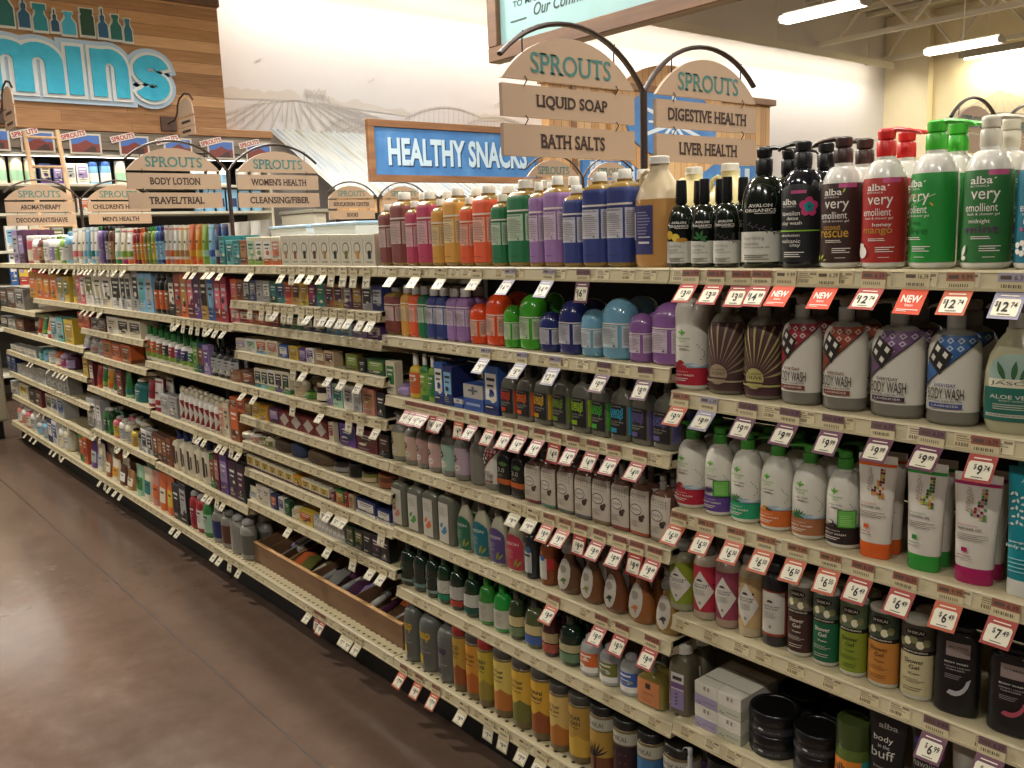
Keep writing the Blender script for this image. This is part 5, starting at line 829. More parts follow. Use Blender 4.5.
tags(B3_, 'top shelf', 1.516, [252, 283, 292, 303, 312, 324, 332, 344, 354, 367], 'plain', ['9.99', '24.99'])
tags(B3_, 'second shelf', 1.367, [250, 262, 270, 277, 284, 291, 302, 310, 318, 325, 334, 342, 351, 362, 373], 'plain', ['5.99', '6.99'])
tags(B3_, 'fourth shelf', 1.149, [293, 306, 330, 344, 360], 'plain', ['12.99', '9.99'])
tags(B3_, 'fifth shelf', 1.003, [245, 256, 293, 322, 349, 361, 378], 'plain', ['9.99', '7.99'])
tags(B3_, 'eighth shelf', .625, [324, 331, 339, 346, 382], 'plain', ['3.99'])
tags(B3_, 'ninth shelf', .478, [291, 330, 354, 373, 384], 'plain', ['4.99'])
tags(B3_, 'bottom shelf', .173, [310, 317, 323, 345, 351, 359], ['plain', 'red', 'red', 'plain', 'plain', 'plain'], ['5.99'], -.03)
tags(B4_, 'top shelf', 1.516, [189, 195, 208, 214, 222], 'plain', ['5.99'])
tags(B4_, 'second shelf', 1.262, [173, 179, 184, 192, 198, 206, 212, 217, 225], 'plain', ['8.99'])
tags(B4_, 'fourth shelf', .722, [196, 221, 226, 232, 240], 'plain', ['8.99'])
tags(B4_, 'fifth shelf', .437, [207, 212, 218, 224], 'plain', ['8.99'])
tags(B4_, 'fourth shelf, lower row', .722, [201, 206], 'plain', ['8.99'])
tags(B4_, 'bottom shelf', .173, [174, 180, 216, 222, 230, 240], 'plain', ['8.99'], -.03)
tags(B5_, 'top shelf', 1.516, [75+i*4.2 for i in range(13)], 'plain', ['8.99'])
tags(B5_, 'second shelf', 1.262, [84, 88, 94, 98, 102], 'plain', ['8.99'])
tags(B5_, 'sixth shelf', .448, [92, 96, 100, 116, 120, 125, 129], 'plain', ['8.99'])
tags(B5_, 'bottom shelf', .173, [101, 106, 111, 117, 122], 'plain', ['8.99'], -.03)
tags(B6_, 'top shelf', 1.516, [32, 42, 46, 50, 55, 60, 68], 'plain', ['8.99'])
tags(B6_, 'fourth shelf', .784, [30, 33, 50, 56, 60, 64, 68], 'plain', ['8.99'])
tags(B6_, 'bottom shelf', .173, [27, 32, 37, 52, 56, 60, 64], 'plain', ['8.99'], -.03)
tags(B6_, 'sixth shelf', .397, [40, 44, 68], 'plain', ['8.99'])

# ------------------------------------------------------------------ wooden clearance tray on the bottom deck of the third bay
tx0, tx1, ty0, ty1 = -2.47, -1.24, .022, .4; tz = .1735
t = empty('display_tray', 'long open wooden display tray full of small brushes, bottom deck', 'tray', ((tx0+tx1)/2, ty0, tz)); L = (tx1-tx0)/2
mb = MB(); mb.box(-L, L, 0, .012, 0, .088, M_TRAY, .001); mb.put('front_board', t)
mb = MB(); mb.box(-L, L, -.002, .014, .088, .094, M_TRAYEDGE, .001); mb.put('edge_strip', t)
mb = MB(); mb.box(-L, L, .012, ty1-ty0, 0, .006, M_TRAY); mb.put('tray_floor', t)
mb = MB(); mb.box(-L, L, ty1-ty0-.012, ty1-ty0, .006, .16, M_TRAY); mb.put('back_board', t)
for s in (-1, 1): mb = MB(); mb.prism([(.012, .006), (.012, .09), (ty1-ty0-.012, .155), (ty1-ty0-.012, .006)], M_TRAY, 'x', s*L-.006*(s+1), s*L+.006*(1-s)); mb.put('side_board', t)
for q in (.08, .42, .7): mb = MB(); mb.prism([(.012, .006), (.012, .08), (ty1-ty0-.012, .14), (ty1-ty0-.012, .006)], M_TRAY, 'x', L*(2*q-1)-.003, L*(2*q-1)+.003); mb.put('divider', t)
rt = random.Random(5)
def small_tool(kind, c1, c2):
    mb = MB(); nm = {'brush': 'hair_brush', 'tube': 'travel_tube', 'mitt': 'bath_mitt'}[kind]
    if kind == 'tube': mb.tube([(0, 0, 0), (0, .012, 0), (0, .1, 0)], [.012, .013, .013], mat(c1, .3), 12); mb.tube([(0, .1, 0), (0, .13, 0)], .011, mat(c2, .3), 12)
    elif kind == 'brush': mb.tube([(0, 0, 0), (0, .06, 0), (0, .1, 0), (0, .13, 0), (0, .19, 0), (0, .22, 0)], [.005, .007, .006, .018, .024, .01], mat(c1, .4), 12, .5); mb.box(-.016, .016, .13, .2, .006, .018, mat(c2, .8), .003)
    else: mb.tube([(0, 0, 0), (.004, .04, .004), (-.004, .09, .012), (.004, .13, .006)], [.02, .034, .036, .014], mat(c1, .9), 12, .55)
    return mb.build(nm), nm
kinds = [('tube', 'sky', 'silver'), ('tube', 'silver', 'white'), ('tube', 'cream', 'olive'), ('brush', 'silver', 'cream'), ('brush', 'tan', 'charcoal'), ('mitt', 'lilac', 'lilac'), ('mitt', 'grey', 'grey'), ('brush', 'black', 'charcoal'), ('mitt', 'olive', 'grey'), ('tube', 'plum', 'black'), ('brush', 'grey', 'white'), ('mitt', 'plum', 'plum'), ('tube', 'silver', 'black'), ('brush', 'navy', 'white'), ('mitt', 'orange', 'orange'), ('tube', 'white', 'silver')]
for i in range(30):
    k = kinds[(i*5+i//16) % 16]; me, nm = small_tool(*k); x = tx0+.05+(tx1-tx0-.1)*i/29
    o = obj(nm, me, None, (x, ty0+.035+.1*(i % 2), tz+.03+.028*(i % 2))); o.rotation_euler = (.28, 0, rt.uniform(-.12, .12))
    tag(o, f"{k[1]} {nm.replace('_', ' ')} lying in wooden tray, {ordw(i)} from the left end", nm.split('_')[1], 'small goods in the wooden tray')
# ------------------------------------------------------------------ hanging arch signs
def circ3(p, q, r, n=16):
    (ax, ay), (bx, by), (cx, cy) = p, q, r; d = 2*(ax*(by-cy)+bx*(cy-ay)+cx*(ay-by))
    ux = ((ax*ax+ay*ay)*(by-cy)+(bx*bx+by*by)*(cy-ay)+(cx*cx+cy*cy)*(ay-by))/d; uy = ((ax*ax+ay*ay)*(cx-bx)+(bx*bx+by*by)*(ax-cx)+(cx*cx+cy*cy)*(bx-ax))/d
    R = math.hypot(ax-ux, ay-uy); a0 = math.atan2(ay-uy, ax-ux); a1 = math.atan2(cy-uy, cx-ux)
    if a1 > a0: a1 -= 2*PI
    return [(ux+R*math.cos(a0+(a1-a0)*i/n), uy+R*math.sin(a0+(a1-a0)*i/n)) for i in range(n+1)]
M_TAN = mat('#a98f78', .6); M_TANEDGE = mat('#6f5c4c', .7); M_INK = mat('#33201a', .6); M_SPR = mat('#3f716b', .6)
def board(t, pts, y0, y1, z0, z1, text, tw, th, m=M_INK, big=False):
    """tan board in the YZ plane, readable from +X"""
    mb = MB(); mb.prism(pts, M_TAN, 'x', -.006, .006)
    if text:
        cy, cz = (y0+y1)/2, (z0+z1)/2
        if big:
            flat_text(mb, text, lambda u, v: (.0066, cy-tw/2+tw*u+.003, cz-th/2+th*v-.002), mat('#6d8a84', .6), .0, True)
        flat_text(mb, text, lambda u, v: (.0072, cy-tw/2+tw*u, cz-th/2+th*v), m, .026 if not big else .0, True)
    return mb.put('arch_board' if big else 'sign_board', t)
def arch_sign(X, yp, left, right, label, z0=1.516, hangers=True):
    t = empty('aisle_sign', label, 'sign', (X, yp, z0))
    mb = MB(); mb.tube([(0, 0, 0), (0, 0, 1.99-z0)], .011, M_IRON, 10); mb.lathe([(.035, 0), (.035, .006), (.014, .012)], M_IRON, 16); mb.put('post', t)
    for s, txts in ((-1, left), (1, right)):
        if not txts: continue
        arc = circ3((-.526, 2.041-z0), (-.27, 2.136-z0), (0, 1.985-z0))
        mb = MB(); mb.tube([(0, y if s < 0 else -y, z) for y, z in arc], .0095, M_IRON, 8, .7); mb.put('arm', t)
        y0, y1 = (-.527, -.045) if s < 0 else (.048, .53); ym = (y0+y1)/2
        pts = circ3((y0, 1.986-z0), (ym, 2.1-z0), (y1, 1.986-z0), 20)
        board(t, pts, y0, y1, 1.986-z0, 2.075-z0, 'SPROUTS', .29, .05, M_SPR, True)
        for k, tx in enumerate(txts):
            za = (1.894 if k == 0 else 1.797)-z0; w = min(.42, .0238*len(tx)+.0)
            board(t, [(y0, za), (y1, za), (y1, za+.079), (y0, za+.079)], y0, y1, za, za+.079, tx, w, .036)
        for yy in (y0+.075, y1-.075):
            for za in (1.98, 1.884): mb = MB(); mb.tube([(.007, yy, za+.014-z0), (.012, yy+.003, za+.004-z0), (.007, yy-.003, za-.01-z0)], .0016, M_IRON, 6); mb.put('hook', t)
            zt = 2.05-z0; mb = MB(); mb.tube([(0, yy, zt), (0, yy, zt+.03), (0, yy+.004, zt+.055)], .002, M_IRON, 6); mb.put('hook', t)
    return t
arch_sign(-.478, .453, ['LIQUID SOAP', 'BATH SALTS'], ['DIGESTIVE HEALTH', 'LIVER HEALTH'], 'nearest double arch sign reading LIQUID SOAP and DIGESTIVE HEALTH on dark post')
arch_sign(-3.43, .453, ['BODY LOTION', 'TRAVEL/TRIAL'], ["WOMEN'S HEALTH", 'CLEANSING/FIBER'], 'double arch sign reading BODY LOTION and WOMEN\'S HEALTH on dark post')
arch_sign(-6.3, .453, ['AROMATHERAPY', 'DEODORANT/SHAVE'], ["CHILDREN'S HEALTH", "MEN'S HEALTH"], 'farthest double arch sign reading AROMATHERAPY and CHILDREN\'S HEALTH')
arch_sign(-6.14, 3.05, ['EDUCATION CENTER', 'BOOKS'], ['', ''], 'small far arch sign reading EDUCATION CENTER beyond the cartons', 1.5)
arch_sign(-3.37, 3.05, ['', ''], ['', ''], 'far arch sign behind the BATH SALTS board', 1.5)
arch_sign(-.55, 3.05, ['', ''], ['', ''], 'far arch sign half hidden behind the white pump', 1.5)
# neighbouring gondola the far signs stand on
g2 = empty('shelving_gondola', 'neighbouring gondola in the next aisle carrying far arch signs', 'shelving', (-3, 3.05, 0))
for nm, a in (('top_deck', (-4, 4.2, -.42, .42, 1.47, 1.4995, M_SHELF)), ('back_panel', (-4, 4.2, -.02, .02, .12, 1.47, M_BACK)), ('kick_plate', (-4, 4.2, -.4, .4, 0, .12, M_BLACK)), ('base_deck', (-4, 4.2, -.45, .45, .12, .16, M_SHELF))): mb = MB(); mb.box(*a, .002); mb.put(nm, g2)
for z in (.5, .85, 1.18): mb = MB(); mb.box(-4, 4.2, -.4, .4, z, z+.02, M_SHELF, .002); mb.put('shelf', g2)

# ------------------------------------------------------------------ room
def sbox(name, x0, x1, y0, y1, z0, z1, m): mb = MB(); mb.box(x0, x1, y0, y1, z0, z1, m); return struct(name, mb.build(name))
XW, YF = -10.3, 20.57
sbox('floor', -10.6, 9, -6, 21, -.05, 0, M_FLOOR)
sbox('ceiling', -10.6, 9, -6, 21, 6.5, 6.6, M_CEIL)
sbox('wall_left', XW-.15, XW, -6, 21, 0, 6.5, M_MURAL)
sbox('wall_back', XW, 9, YF, YF+.15, 0, 6.5, M_WALL)
sbox('trim_1', XW, at_y(934, 60, YF).x, YF-.25, YF, 0, 6.5, M_WALL)
# floor joint
a, b = at_z(0, 479, 0), at_z(323, 768, 0); d = (b-a).normalized(); n = Vector((-d.y, d.x, 0))*.003
mb = MB(); a2, b2 = a-d*3, b+d*.6; mb.add([(*(a2-n).xy, .0008), (*(b2-n).xy, .0008), (*(b2+n).xy, .0008), (*(a2+n).xy, .0008)], [(0, 1, 2, 3)], '#2f2420'); struct('trim_2', mb.build('trim_2'))
# ceiling structure
M_TRUSS = mat('#cfc7b4', .6)
for i, (yy, zb) in enumerate(((at_x(818, 47, XW).y, at_x(818, 47, XW).z), (19.4, 5.3))):
    t = empty('roof_truss', f"{['cream steel roof truss spanning to the mural wall', 'lower cream steel truss near the far wall'][i]}", 'truss', (0, yy, zb))
    mb = MB(); mb.box(XW+.01, 8.9, -.05, .05, 0, .1, M_TRUSS); mb.put('bottom_chord', t); mb = MB(); mb.box(XW+.01, 8.9, -.05, .05, 6.38-zb, 6.48-zb, M_TRUSS); mb.put('top_chord', t)
    x = XW+.5; up = True
    for k in range(22):
        mb = MB(); mb.tube([(x, 0, .08 if up else 6.4-zb), (x+.8, 0, 6.4-zb if up else .08)], .04, M_TRUSS, 6); mb.put('web_member', t); x += .8; up = not up
for k in range(8):
    t = MB(); yy = 6+k*1.8; t.box(XW+.02, 8.9, yy-.04, yy+.04, 6.36, 6.499, M_TRUSS, .005); tag(t.put('roof_joist'), f"cream roof joist under the ceiling, {ordw(k)} from the front", 'joist', 'roof joists')
t = MB(); t.tube([at_y(730, -20, 15), at_y(690, 25, 19.9)], .04, M_TRUSS, 6); 
M_TUBE = mat('#fff4dc', .3, emit=9); M_HOUS = mat('#d8d4ca', .4)
def pendant(x, y, z, label, vis=True, e=1.):
    t = empty('pendant_lamp', label, 'lamp', (x, y, z), 0, 'fluorescent pendant lamps')
    mb = MB(); mb.box(-.61, .61, -.06, .06, .05, .1, M_HOUS, .01); mb.put('housing', t)
    mb = MB(); mb.prism([(-.12, .05), (-.14, .0), (-.1, -.035), (.1, -.035), (.14, 0), (.12, .05)], mat('#fff6e4', .3, emit=7), 'x', -.6, .6); mb.put('diffuser', t)
    for s in (-.62, .61): mb = MB(); mb.prism([(-.12, .055), (-.145, .0), (-.1, -.04), (.1, -.04), (.145, 0), (.12, .055)], M_HOUS, 'x', s-.01, s+.02); mb.put('end_cap', t)
    mb = MB(); mb.tube([(0, 0, .1), (0, 0, 6.5-z)], .008, M_HOUS, 6); mb.put('cable', t)
    return t
def area(name, loc, sxx, syy, power, rot=(0, 0, 0), color=(1, .95, .86)):
    l = bpy.data.lights.new(name, 'AREA'); l.shape = 'RECTANGLE'; l.size = sxx; l.size_y = syy; l.energy = power; l.color = color
    o = bpy.data.objects.new(name, l); col.objects.link(o); o.location = loc; o.rotation_euler = rot; return o
def proj(P):
    d = Vector(P)-CAM; z = d.dot(_f)
    return (512+F_PX*d.dot(RR)/z, 384-F_PX*d.dot(UU)/z, z)
LP = []
pz = 4.45
vis = [at_z(823, 12, pz), at_z(963, 47, pz)]
for i, p in enumerate(vis): pendant(p.x, p.y, pz, ['bright pendant lamp at the top above the pump bottles', 'bright pendant lamp in front of the far wall'][i]); LP.append((p.x, p.y, pz))
k = 0
for X in (-8.2, -5.4, -2.6, .2, 3.0):
    for Y in (-3.4, .45, 4.6, 8.):
        q = proj((X, Y, 4.2)); 
        if q[2] > 0 and -90 < q[0] < 1110 and -40 < q[1] < 768: continue
        pendant(X, Y, 4.2, 'fluorescent pendant lamp above the aisles, out of the photograph', False); LP.append((X, Y, 4.2))
for x, y, z in LP: area('lamp_light', (x, y, z-.04), 1.18, .2, P_LAMP*((.95 if x > -1 else .2) if y < -1 else 1.05) if y < 6 else P_LAMP*1.6)
for y in (-1.2, 1.6, 4.4): pendant(-6.6, y, 5.7, 'unseen high pendant lamp added to brighten the department sign'); area('lamp_light', (-6.6, y, 5.62), 1.18, .2, P_LAMP*(8.5 if y < 2 else 2.5), (0, math.radians(-35), 0))  # lamp row added out of view to brighten the soffit and its wall
# wall-wash strip along the mural wall
za, zb_ = at_x(632, 17, XW+.5), at_x(890, 71, XW+.5); zs = (za.z+zb_.z)/2; y1 = zb_.y
t = empty('wall_wash_light', 'long bright light strip along the top of mural wall', 'light', (XW+.5, 0, zs))
mb = MB(); mb.prism([(.09, .1), (.12, -.05), (.1, -.05), (.07, .085), (-.1, .085), (-.1, .1)], M_HOUS, 'y', 3, y1)
mb.v = [(v[0], v[1], v[2]) for v in mb.v]
mb2 = MB(); mb2.box(-.1, .1, 3.3, y1, .06, .1, M_HOUS, .005); mb2.put('reflector', t)
mb2 = MB(); mb2.box(.09, .11, 3.3, y1, -.05, .1, M_HOUS, .003); mb2.put('valance', t)
mb2 = MB(); mb2.tube([(0, 3.4, .03), (0, y1-.1, .03)], .02, M_TUBE, 8); mb2.put('tube', t)
for k in range(5): yy = 4.+k*(y1-5)/4; mb2 = MB(); mb2.tube([(0, yy, .1), (0, yy, 6.5-zs)], .006, M_HOUS, 6); mb2.put('cable', t)
area('wash_light', (XW+.52, (3+y1)/2, zs), .1, y1-3.4, P_WASH*3.1, (0, math.radians(-28), 0), (1, .95, .84))
p = at_y(960, 59, YF-.5); q = at_y(1060, 55, YF-.5)
t = empty('wall_wash_light', 'short grey light strip on the far cream wall', 'light', (p.x, YF-.5, p.z)); mb = MB(); mb.box(0, 5, -.1, .1, .0, .14, mat('#8f887a', .5), .01); mb.put('reflector', t); mb = MB(); mb.tube([(.1, 0, -.02), (4.9, 0, -.02)], .025, M_TUBE, 8); mb.put('tube', t)
mb = MB(); mb.tube([(.6, 0, .14), (.6, 0, 6.5-p.z)], .008, M_HOUS, 6); mb.put('cable', t)
area('wash_light', (p.x+2.5, YF-.5, p.z-.06), 4.8, .1, P_WASH*1.0, (math.radians(25), 0, 0), (1, .9, .62))

# mural line art on the wall
X = XW+.004; mb = MB(); G1, G2 = mat('#cbc4bf', .8), mat('#c0b9b4', .8)
def W2(px, py): v = at_x(px, py, XW); return (v.y, v.z)
def poly(pts, m, o=0.): mb.add([(X+o, *W2(*p)) for p in pts], [tuple(range(len(pts)))], m)
SO = [0.]
def stroke(p, q, w, m, o=.001):
    SO[0] += .00004; o += SO[0]
    (a, b), (c, d) = W2(*p), W2(*q); l = math.hypot(c-a, d-b) or 1; nx, ny = -(d-b)/l*w, (c-a)/l*w
    mb.add([(X+o, a-nx, b-ny), (X+o, c-nx*.5, d-ny*.5), (X+o, c+nx*.5, d+ny*.5), (X+o, a+nx, b+ny)], [(0, 1, 2, 3)], m)
tops = [(218, 92), (224, 88), (230, 86), (236, 87), (241, 90), (247, 88), (253, 90), (258, 89), (264, 93), (270, 90), (276, 92), (282, 91), (288, 89), (294, 91), (300, 96)]
poly(tops+[(300, 101), (218, 98)], G1); poly([(326, 99), (332, 97), (337, 101), (344, 103), (351, 100), (357, 99), (363, 103), (370, 104), (378, 106), (386, 109), (394, 109), (402, 108), (411, 114), (411, 117), (330, 105)], G1)
poly([(478, 117), (484, 113), (491, 115), (497, 114), (505, 118), (505, 121), (478, 121)], G1)
for i in range(15): stroke((205+i*16, 134-abs(i-6)*.0), (262+i*5.2, 100.5+.25*i), .016, G2)
for k in range(12): stroke((340+k*9, 132+k*.6), (372+k*4.2, 118+.5*k), .012, G2)
def arcs(x0, x1, yb, yt, m, w=.014):
    P_ = [(x0+(x1-x0)*i/16, yb-(yb-yt)*math.sin(PI*i/16)**.8) for i in range(17)]
    for a, b in zip(P_, P_[1:]): stroke(a, b, w, m)
    for i in range(1, 16): stroke((x0+(x1-x0)*(i/16*1.04-.02), yb+4), P_[i], .007, G2)
arcs(405, 482, 119, 107, G2); arcs(468, 520, 124, 117, G2); arcs(218, 365, 118, 99.5, G1, .01); arcs(325, 372, 132, 118, G2, .012)
for k in range(26): a = k*2.4; stroke((315+9*math.cos(a), 93+8*math.sin(a*1.3)), (315+11*math.cos(a+.5), 93+8*math.sin(a*1.3+.6)), .01, G2)
for x in (306, 314, 322, 328): stroke((x, 96), (x+2, 107), .014, G2)
for x, y in ((258, 60), (371, 81), (115+382, 104)): stroke((x-3, y+1), (x, y), .012, G2); stroke((x, y), (x+3, y-2), .012, G2)
tag(mb.put('farmland_mural'), 'pale grey farmland and treeline mural drawn on the back wall', 'mural')
# barn roof drawn on the far wall
mb = MB(); Y = YF-.004
def W3(px, py): v = at_y(px, py, YF); return (v.x, Y, v.z)
for pts, c in (([(943, 119), (1000, 90), (1060, 110), (1060, 116), (1000, 112)], '#b9b09a'), ([(943, 119), (1000, 112), (1060, 116), (1060, 150), (948, 150)], '#8c8678')): mb.add([W3(*p_) for p_ in pts], [tuple(range(len(pts)))], c)
for i in range(7): mb.add([(W3(1000, 90)[0], Y-.003, W3(1000, 90)[2]), (W3(950+14*i, 118.)[0], Y-.003, W3(950+14*i, 118.)[2]), (W3(951+14*i, 118.)[0], Y-.003, W3(951+14*i, 118)[2])], [(0, 1, 2)], '#a39a86')
tag(mb.put('barn_mural'), 'grey barn roof mural drawn on the far cream wall', 'mural')

# ------------------------------------------------------------------ vitamin department fixture on the back wall
XF = -9.5
pb = at_x(0, 117, XF).z*.5+at_x(225, 131, XF).z*.5
yr = at_x(221, 60, XF).y
t = empty('department_soffit', 'tall plank-clad soffit carrying the bright blue department lettering', 'soffit', (XF, 0, pb))
mb = MB(); mb.box(XW-XF+.01, 0, -4.5, yr, 0, 6.4-pb, M_PLANK); mb.put('plank_panel', t)
zc = at_x(216, 8, XF).z-pb; mb = MB(); mb.box(XW-XF+.02, .05, -4.5, yr+.02, zc, zc+.28, M_FRAME2, .01); mb.put('cornice', t)
yb = at_x(272, 150, XF+.08).y; zb = at_x(0, 147, XF+.08).z; zt = pb-.005
mb = MB(); mb.box(XW-XF+.01, .1, -4.5, yb+.02, zt-.09-pb, zt-pb+.0, M_PLANK, .005); mb.put('ledge', t)
t2 = empty('fascia_band', 'weathered plank fascia band with small barn picture cards', 'fascia', (XF+.08, 0, zb)); mb = MB(); mb.box(XW-XF-.07, 0, -4.5, yb, 0, pb-.1-zb, M_OLDPLANK); mb.put('weathered_panel', t2)
hb = pb-.1-zb
for i, px in enumerate((-12, 34, 82, 131, 175, 218, 256)):
    v = at_x(px, 139+px*.045, XF+.085); c = obj('picture_card', None) if False else None
    mb = MB(); w, h = .19, .085
    def R(y, z): a_ = -.06; return (y*math.cos(a_)-z*math.sin(a_), y*math.sin(a_)+z*math.cos(a_))
    def rect(y0, y1, z0, z1, m, x0, x1, rot=0.):
        ca, sa = math.cos(rot), math.sin(rot); P_ = [(y*ca-z*sa, y*sa+z*ca) for y, z in ((y0, z0), (y1, z0), (y1, z1), (y0, z1))]; mb.prism(P_, m, 'x', x0, x1)
    rect(-.13, .2, -.12, .1, '#c9c2b4', 0, .006); rect(-.11, .18, -.1, .08, '#4a70b8', .006, .008); mb.prism([(-.11, -.1), (.18, -.1), (.18, -.01), (.12, -.01), (.04, .03), (-.04, -.01), (-.11, -.02)], mat('#7a3a34'), 'x', .008, .010); mb.prism([(-.0, -.1), (.14, -.1), (.14, -.04), (.1, -.03)], mat('#46302c'), 'x', .010, .011)
    rect(-.2, .07, .06, .13, '#d8d0c8', .012, .016, .25)
    flat_text(mb, 'SPROUTS', lambda u, v_: (.0168, (-.19+.25*u)*math.cos(.25)-(.07+.05*v_)*math.sin(.25), (-.19+.25*u)*math.sin(.25)+(.07+.05*v_)*math.cos(.25)), mat('#a82c34'), .03, True)
    o = mb.put('picture_card', None, (XF+.081, v.y, v.z)); tag(o, f"barn picture card with red SPROUTS banner, {ordw(i)} from left on the fascia", 'sign', 'barn picture cards on the fascia')
t3 = empty('wall_shelving', 'back wall shelving with light valance under the weathered fascia', 'shelving', (XF, 0, 0))
mb = MB(); mb.box(-.02, .06, -4.5, yb-.02, zb-.075, zb-.045, mat('#d0ccc0', .4), .005); mb.put('light_valance', t3); mb = MB(); mb.box(-.1, .02, -4.5, yb-.02, zb-.045, zb-.002, mat('#a8a498', .4)); mb.put('canopy', t3)
area('case_light', (XF+.0, -.5, zb-.08), .05, 7.5, P_LAMP*.9, (0, math.radians(-40), 0))
mb = MB(); mb.box(-.78, -.74, -4.5, yb, .1, zb-.01, mat('#3c3a36', .7)); mb.put('back_panel', t3)
mb = MB(); mb.box(-.78, .0, yb-.03, yb, .0, zb-.01, mat('#cfc8b4', .6)); mb.put('end_panel', t3)
WS = [at_x(60, 183.5, XF).z, at_x(130, 212, XF).z-.0, 1.62, 1.25, .8, .3]
for z in WS: mb = MB(); mb.box(-.74, .0, -4.5, yb-.03, z-.03, z, mat('#c4bfae', .5), .003); mb.put('shelf_board', t3)
ky = lambda px, z: at_x(px, 768*0+200, XF+.0).y
def wrow(z, items, nm):
    for i, (a, b, top, sp) in enumerate(items):
        ya, yb_ = at_x(a, 170, XF-.08).y, at_x(b, 170, XF-.08).y; n = 1; w = (yb_-ya)*.94
        zz = at_x((a+b)/2, top, XF-.08).z-z
        o = place(sp, round(w, 2), round(max(.08, zz), 2), XF-.03-w*sp.get('dr', 1)/2, (ya+yb_)/2, z, f"{sp['desc']}, {ordw(i)} from left on {nm} of back wall shelving", f'products on the {nm} of the back wall', PI/2, False)
JC = J('cream', 'white', 'mint')
wrow(WS[0], [(-8, 7, 156, JC), (9, 23, 157, JC), (24, 36, 158, JC), (38, 50, 164, K('navy', 'cream', 'purple')), (51, 62, 165, K('navy', 'lilac', 'purple')), (64, 74, 164, K('white', 'silver')), (75, 87, 164, K('white', 'lilac')), (87, 98, 162, J('sky', 'blue', 'white')), (99, 111, 162, J('sky', 'blue', 'white')), (114, 126, 161, JC), (190, 204, 166, B('white', 'sky', 'white')), (206, 216, 167, B('white', 'silver', 'white')), (218, 228, 168, B('white', 'sky', 'white')), (236, 248, 169, J('white', 'white', 'lilac')), (250, 261, 169, J('white', 'silver', 'rose'))], 'top shelf')
wrow(WS[1], [(60, 70, 194, K('brown', 'copper')), (72, 86, 198, K('white', 'orange')), (190, 200, 190, B('sky', 'white', 'sky')), (200, 211, 190, PCH('sky', 'navy')), (212, 222, 190, PCH('sky', 'navy')), (223, 235, 190, PCH('sky', 'navy')), (236, 247, 191, PCH('sky', 'teal')), (248, 259, 191, PCH('sky', 'teal'))], 'second shelf')
wrow(WS[2], [(-4, 8, 226, K('white', 'sky')), (9, 20, 226, K('white', 'lilac')), (21, 32, 226, K('cream', 'orange')), (33, 42, 226, K('cream', 'rose')), (43, 56, 226, K('silver', 'olive')), (60, 68, 228, K('forest', 'silver'))], 'third shelf')
wrow(WS[3], [(-4, 4, 240, K('blue', 'white')), (5, 16, 244, K('yellow', 'lilac', 'red')), (17, 28, 244, K('amber', 'red', 'purple'))], 'fourth shelf')
# department letters
t = empty('department_lettering', 'large bright blue lettering ending in mins with white outline', 'sign', (XF+.01, 0, 0))
z0_, z1_ = at_x(75, 96, XF).z, at_x(71, 47, XF).z
def ribbon(pts, hw, e=0.):
    """closed outline of a thick stroke; e lengthens both flat ends"""
    L_, R_ = [], []; n = len(pts)
    for i, p_ in enumerate(pts):
        a_, b_ = pts[max(i-1, 0)], pts[min(i+1, n-1)]; dx, dy = b_[0]-a_[0], b_[1]-a_[1]; l = math.hypot(dx, dy) or 1; dx /= l; dy /= l
        hl = hr = hw
        if 0 < i < n-1:
            q0, q1 = pts[i-1], pts[i+1]; a1_ = math.atan2(p_[1]-q0[1], p_[0]-q0[0]); a2_ = math.atan2(q1[1]-p_[1], q1[0]-p_[0]); da_ = (a2_-a1_+PI) % (2*PI)-PI
            if abs(da_) > 1e-3:
                R_c = math.hypot(p_[0]-q0[0], p_[1]-q0[1])/abs(da_)*.8
                if da_ > 0: hl = min(hw, R_c)
                else: hr = min(hw, R_c)
        ex = -e if i == 0 else (e if i == n-1 else 0); L_.append((p_[0]-dy*hl+dx*ex, p_[1]+dx*hl+dy*ex)); R_.append((p_[0]+dy*hr+dx*ex, p_[1]-dx*hr+dy*ex))
    return L_, R_
def arcp(cx, cy, rx, ry, a0, a1, n=12): return [(cx+rx*math.cos(a0+(a1-a0)*i/n), cy+ry*math.sin(a0+(a1-a0)*i/n)) for i in range(n+1)]
HW = .145
SK_ = dict(m=(1.28, [[(HW, 0), (HW, .98)], [(.64, 0), (.64, .6)]+arcp(.395, .6, .245, .255, 0, PI)[1:], [(1.135, 0), (1.135, .6)]+arcp(.89, .6, .245, .255, 0, PI)[1:]]),
  i=(.29, [[(HW, 0), (HW, .98)]]), n=(.78, [[(HW, 0), (HW, .98)], [(.635, 0), (.635, .6)]+arcp(.39, .6, .245, .255, 0, PI)[1:]]),
  s=(.78, [arcp(.39, .68, .235, .19, .1, 1.5*PI-.35, 14)+arcp(.39, .31, .235, .19, .5*PI-.35, -.9*PI, 14)]))
LH = (z1_-z0_)
